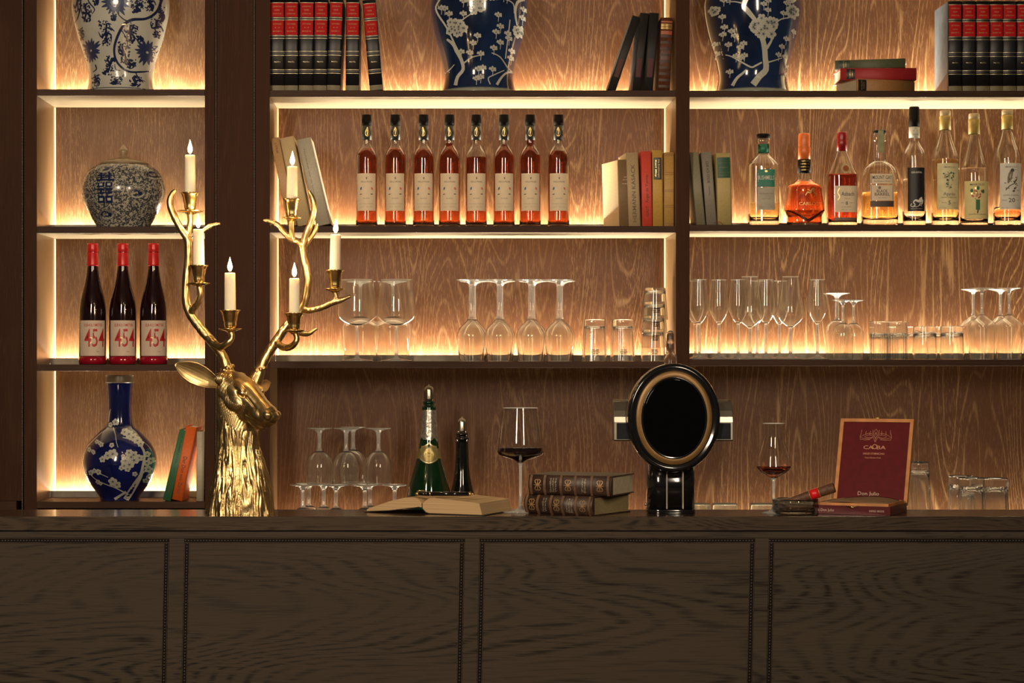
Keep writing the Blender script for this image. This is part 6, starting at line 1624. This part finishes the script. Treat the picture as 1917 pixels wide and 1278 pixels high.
# cigar box
def cigar_box():
    ang = math.radians(-25)
    Y = 4.958; nc = Vector((X(1666.5, Y), Y, BZ + .0004))
    t = thing('cigar_box', 'open dark red cigar box with lettered lid standing up, on the bar', 'box', nc, (0, 0, ang))
    s = Y / F; Wd = 131.5 * s / math.cos(ang); D = .165; Hh = 17.0 * s; tk = .005
    lacq = plain('oxblood_lacquer', (.085, .006, .008), .25, coat=.5); ced = plain('cedar_wood', (.50, .20, .055), .5, var=.25, nscale=30)
    mb = MB(); mb.box(-Wd, 0, 0, tk, 0, Hh); mb.box(-Wd, 0, D - tk, D, 0, Hh); mb.box(-Wd, -Wd + tk, tk, D - tk, 0, Hh); mb.box(-tk, 0, tk, D - tk, 0, Hh); mb.box(-Wd + tk, -tk, tk, D - tk, 0, .003)
    mb.build('tray', lacq, t, bev=.0006)
    mb = MB(); hh = Hh + .006; q = tk * .9; mb.box(-Wd + tk, -tk, tk, tk + q, .003, hh); mb.box(-Wd + tk, -tk, D - tk - q, D - tk, .003, hh); mb.box(-Wd + tk, -Wd + tk + q, tk + q, D - tk - q, .003, hh); mb.box(-tk - q, -tk, tk + q, D - tk - q, .003, hh)
    mb.build('cedar_lining', ced, t)
    mb = MB(); pts = []
    nx, ny = 16, 8; v = []; f = []
    for j in range(ny + 1):
        for i in range(nx + 1):
            u = i / nx; w = j / ny
            z = hh - .001 + .0035 * math.sin(u * PI) + .0025 * math.sin(u * 7 + w * 3) * .5 + .007 * max(0, w - .3) * math.sin(u * PI) ** .5
            v.append((-Wd + tk * 2.2 + u * (Wd - tk * 4.4), tk * 2.2 + w * (D - tk * 4.6), z))
    for j in range(ny):
        for i in range(nx): a = j * (nx + 1) + i; f.append((a, a + 1, a + nx + 2, a + nx + 1))
    mb.add(v, f, 0, True); o = mb.build('liner_paper', plain('brown_liner_paper', (.27, .16, .08), .7), t)
    sm = o.modifiers.new('thick', 'SOLIDIFY'); sm.thickness = .0008
    # lid: hinged at the rear edge, leaning back
    al = math.radians(20); LL = 163 * s / math.cos(al) * 1.0
    e = Matrix.Rotation(-al, 4, 'X')
    lid = MB()
    th = .011; fr = .0085
    lid.box(-Wd, -Wd + fr, -.0, th, 0, LL); lid.box(-fr, 0, 0, th, 0, LL); lid.box(-Wd + fr, -fr, 0, th, LL - fr, LL); lid.box(-Wd + fr, -fr, 0, th, 0, fr); 
    lo = lid.build('lid_frame', ced, t, (0, D + .0006, Hh - .004), (-al, 0, 0), bev=.0005)
    p = MB(); p.box(-Wd + fr + .0001, -fr - .0001, .0035, th - .0005, fr + .0001, LL - fr - .0001); pan = p.build('lid_panel', plain('wine_red_satin', (.10, .004, .007), .5, spec=.15), lo)
    g = lambda u, v: (-Wd / 2 + u, .0031, v)
    pm = MB(); k = s
    gp = lambda px, py: ((px - 1651) * k, LL - (py - 782) * k * LL / (160 * k))
    def T(t_, px, py, h_, w_): u, v = gp(px, py); pm.text(t_, g, u, v, h_, 0, w_ * k)
    T('CA', 1638, 836, .0092, 19.5); T('O', 1650.5, 834.5, .0125, 10.5); T('BA', 1663.5, 836, .0092, 17.5)
    T('ORIGEN DOMINICANO', 1649.5, 848, .0048, 43); T('Tabacos Exclusivos Caoba', 1648.5, 855.5, .0036, 32)
    def R(pts, w=.0007): pm.ribbon(lambda u, v: g(u, v), [gp(*q) for q in pts], w, 0, 2)
    for xx in (1622, 1631, 1639.5): R([(xx, 803 if xx < 1625 else 805), (xx - .8, 812)]); R([(3301 - xx, 803 if xx < 1625 else 805), (3301 - xx + .8, 812)])
    R([(1621, 811), (1620.5, 821.5), (1640, 821.5)]); R([(1681, 811), (1681, 821.5), (1660, 821.5)])
    for sg in (-1, 1):
        c0 = 1650.5
        R([(c0 + sg * 6, 811), (c0 + sg * 14, 809.5), (c0 + sg * 24, 813), (c0 + sg * 30, 817), (c0 + sg * 22, 819.5), (c0 + sg * 12, 820), (c0 + sg * 5, 817)]); R([(c0 + sg * 6, 814), (c0 + sg * 14, 812.5), (c0 + sg * 22, 816), (c0 + sg * 14, 818), (c0 + sg * 6, 816.5)])
        R([(c0, 801), (c0 + sg * 4, 807), (c0 + sg * 5, 813), (c0 + sg * 3.5, 819), (c0, 826)]); R([(c0, 808), (c0 + sg * 3, 813), (c0, 820)])
        R([(c0 + sg * 6, 803), (c0 + sg * 6.5, 809)])
    R([(1650.5, 806), (1650.5, 824)], .0005)
    pm.build('emblem_and_print', plain('rose_gold_print', (.52, .25, .14), .35, .4), lo)
    pm = MB(); u, v = gp(1646, 923); pm.text('Don Julio', g, u, v, .0092, 0, 42 * k); pm.build('lettering', plain('pale_print', (.50, .36, .28), .4), lo)
    pm = MB(); gf = lambda u, v: (u, -.0003, v)
    pm.text('6 Don Julio', gf, -Wd + .0270, Hh * .48, .0062, 0, .038); pm.text('HAND MADE', gf, -.031, Hh * .48, .0046, 0, .034); pm.build('lettering', plain('pale_print', (.50, .36, .28), .4), t)
    m_ = MB(); m_.tube([(-Wd * .50 - .006, -.0012, Hh - .003), (-Wd * .5 + .006, -.0012, Hh - .003)], .0016, 8); m_.ball((-Wd * .5, -.002, Hh - .003), .0028, 0, 8, 6); m_.tube([(-Wd * .5 - .013, -.0006, Hh - .002), (-Wd * .5 + .013, -.0006, Hh - .002)], .0011, 6); m_.build('clasp', M['goldhi'], t)
    m_ = MB(); m_.ball((-Wd / 2, .006, LL + .003), .0028, 0, 8, 6); m_.tube([(-Wd / 2 - .006, .006, LL + .0045), (-Wd / 2, .006, LL + .002), (-Wd / 2 + .006, .006, LL + .0045)], .0013, 8); m_.build('latch_hook', M['goldhi'], lo)
cigar_box()
# ashtray and cigar
def ashtray():
    Y = 5.045; s = Y / F
    mb = MB(); R = 43 * s; h = .034
    prof = [(0, 0), (0, R * .92), (.003, R * .97), (h * .9, R), (h, R * .97), (h, R * .93), (h * .8, R * .91), (.009, R * .86), (.006, R * .6), (.006, 0)]
    mb.lathe(prof, 96, ribs=16, ramp_=.006)
    o = tag(mb.build('ashtray', M['glass'], loc=(X(1489, Y), Y, BZ + .0003)), 'round clear glass ashtray with a cigar in it, right of the tasting glass', 'ashtray')
    a = Vector((X(1469, Y), Y + .006, BZ + .0225)); b_ = Vector((X(1562, Y - .02), Y - .02, Z(912, Y - .02)))
    d = b_ - a; L = d.length
    t = thing('cigar', 'dark brown cigar with a red band resting in the glass ashtray', 'cigar', a)
    t.rotation_mode = 'QUATERNION'; t.rotation_quaternion = Vector((1, 0, 0)).rotation_difference(d)
    leaf = plain('tobacco_leaf', (.10, .040, .018), .6, var=.35, nscale=90, bumpy=.5)
    mb = MB(); mb.tube([(0, 0, 0), (.003, 0, 0), (L * .2, 0, 0), (L * .5, 0, 0), (L * .85, 0, 0), (L * .985, 0, 0), (L, 0, 0)], [.0065, .0080, .0095, .0108, .0118, .0118, .0108], 28); mb.build('body', leaf, t)
    mb = MB(); mb.tube([(L - .0012, 0, 0), (L + .0006, 0, 0)], .0098, 24); mb.build('end', plain('dark_cut_end', (.018, .010, .007), .8), t)
    mb = MB(); mb.tube([(L * .52, 0, 0), (L * .60, 0, 0), (L * .70, 0, 0)], [.0117, .0120, .0122], 28); mb.tube([(L * .512, 0, 0), (L * .524, 0, 0)], .0121, 28, 1); mb.tube([(L * .696, 0, 0), (L * .708, 0, 0)], .0126, 28, 1); mb.build('band', [plain('bright_red_band', (.66, .010, .014), .35), M['goldp']], t)
ashtray()
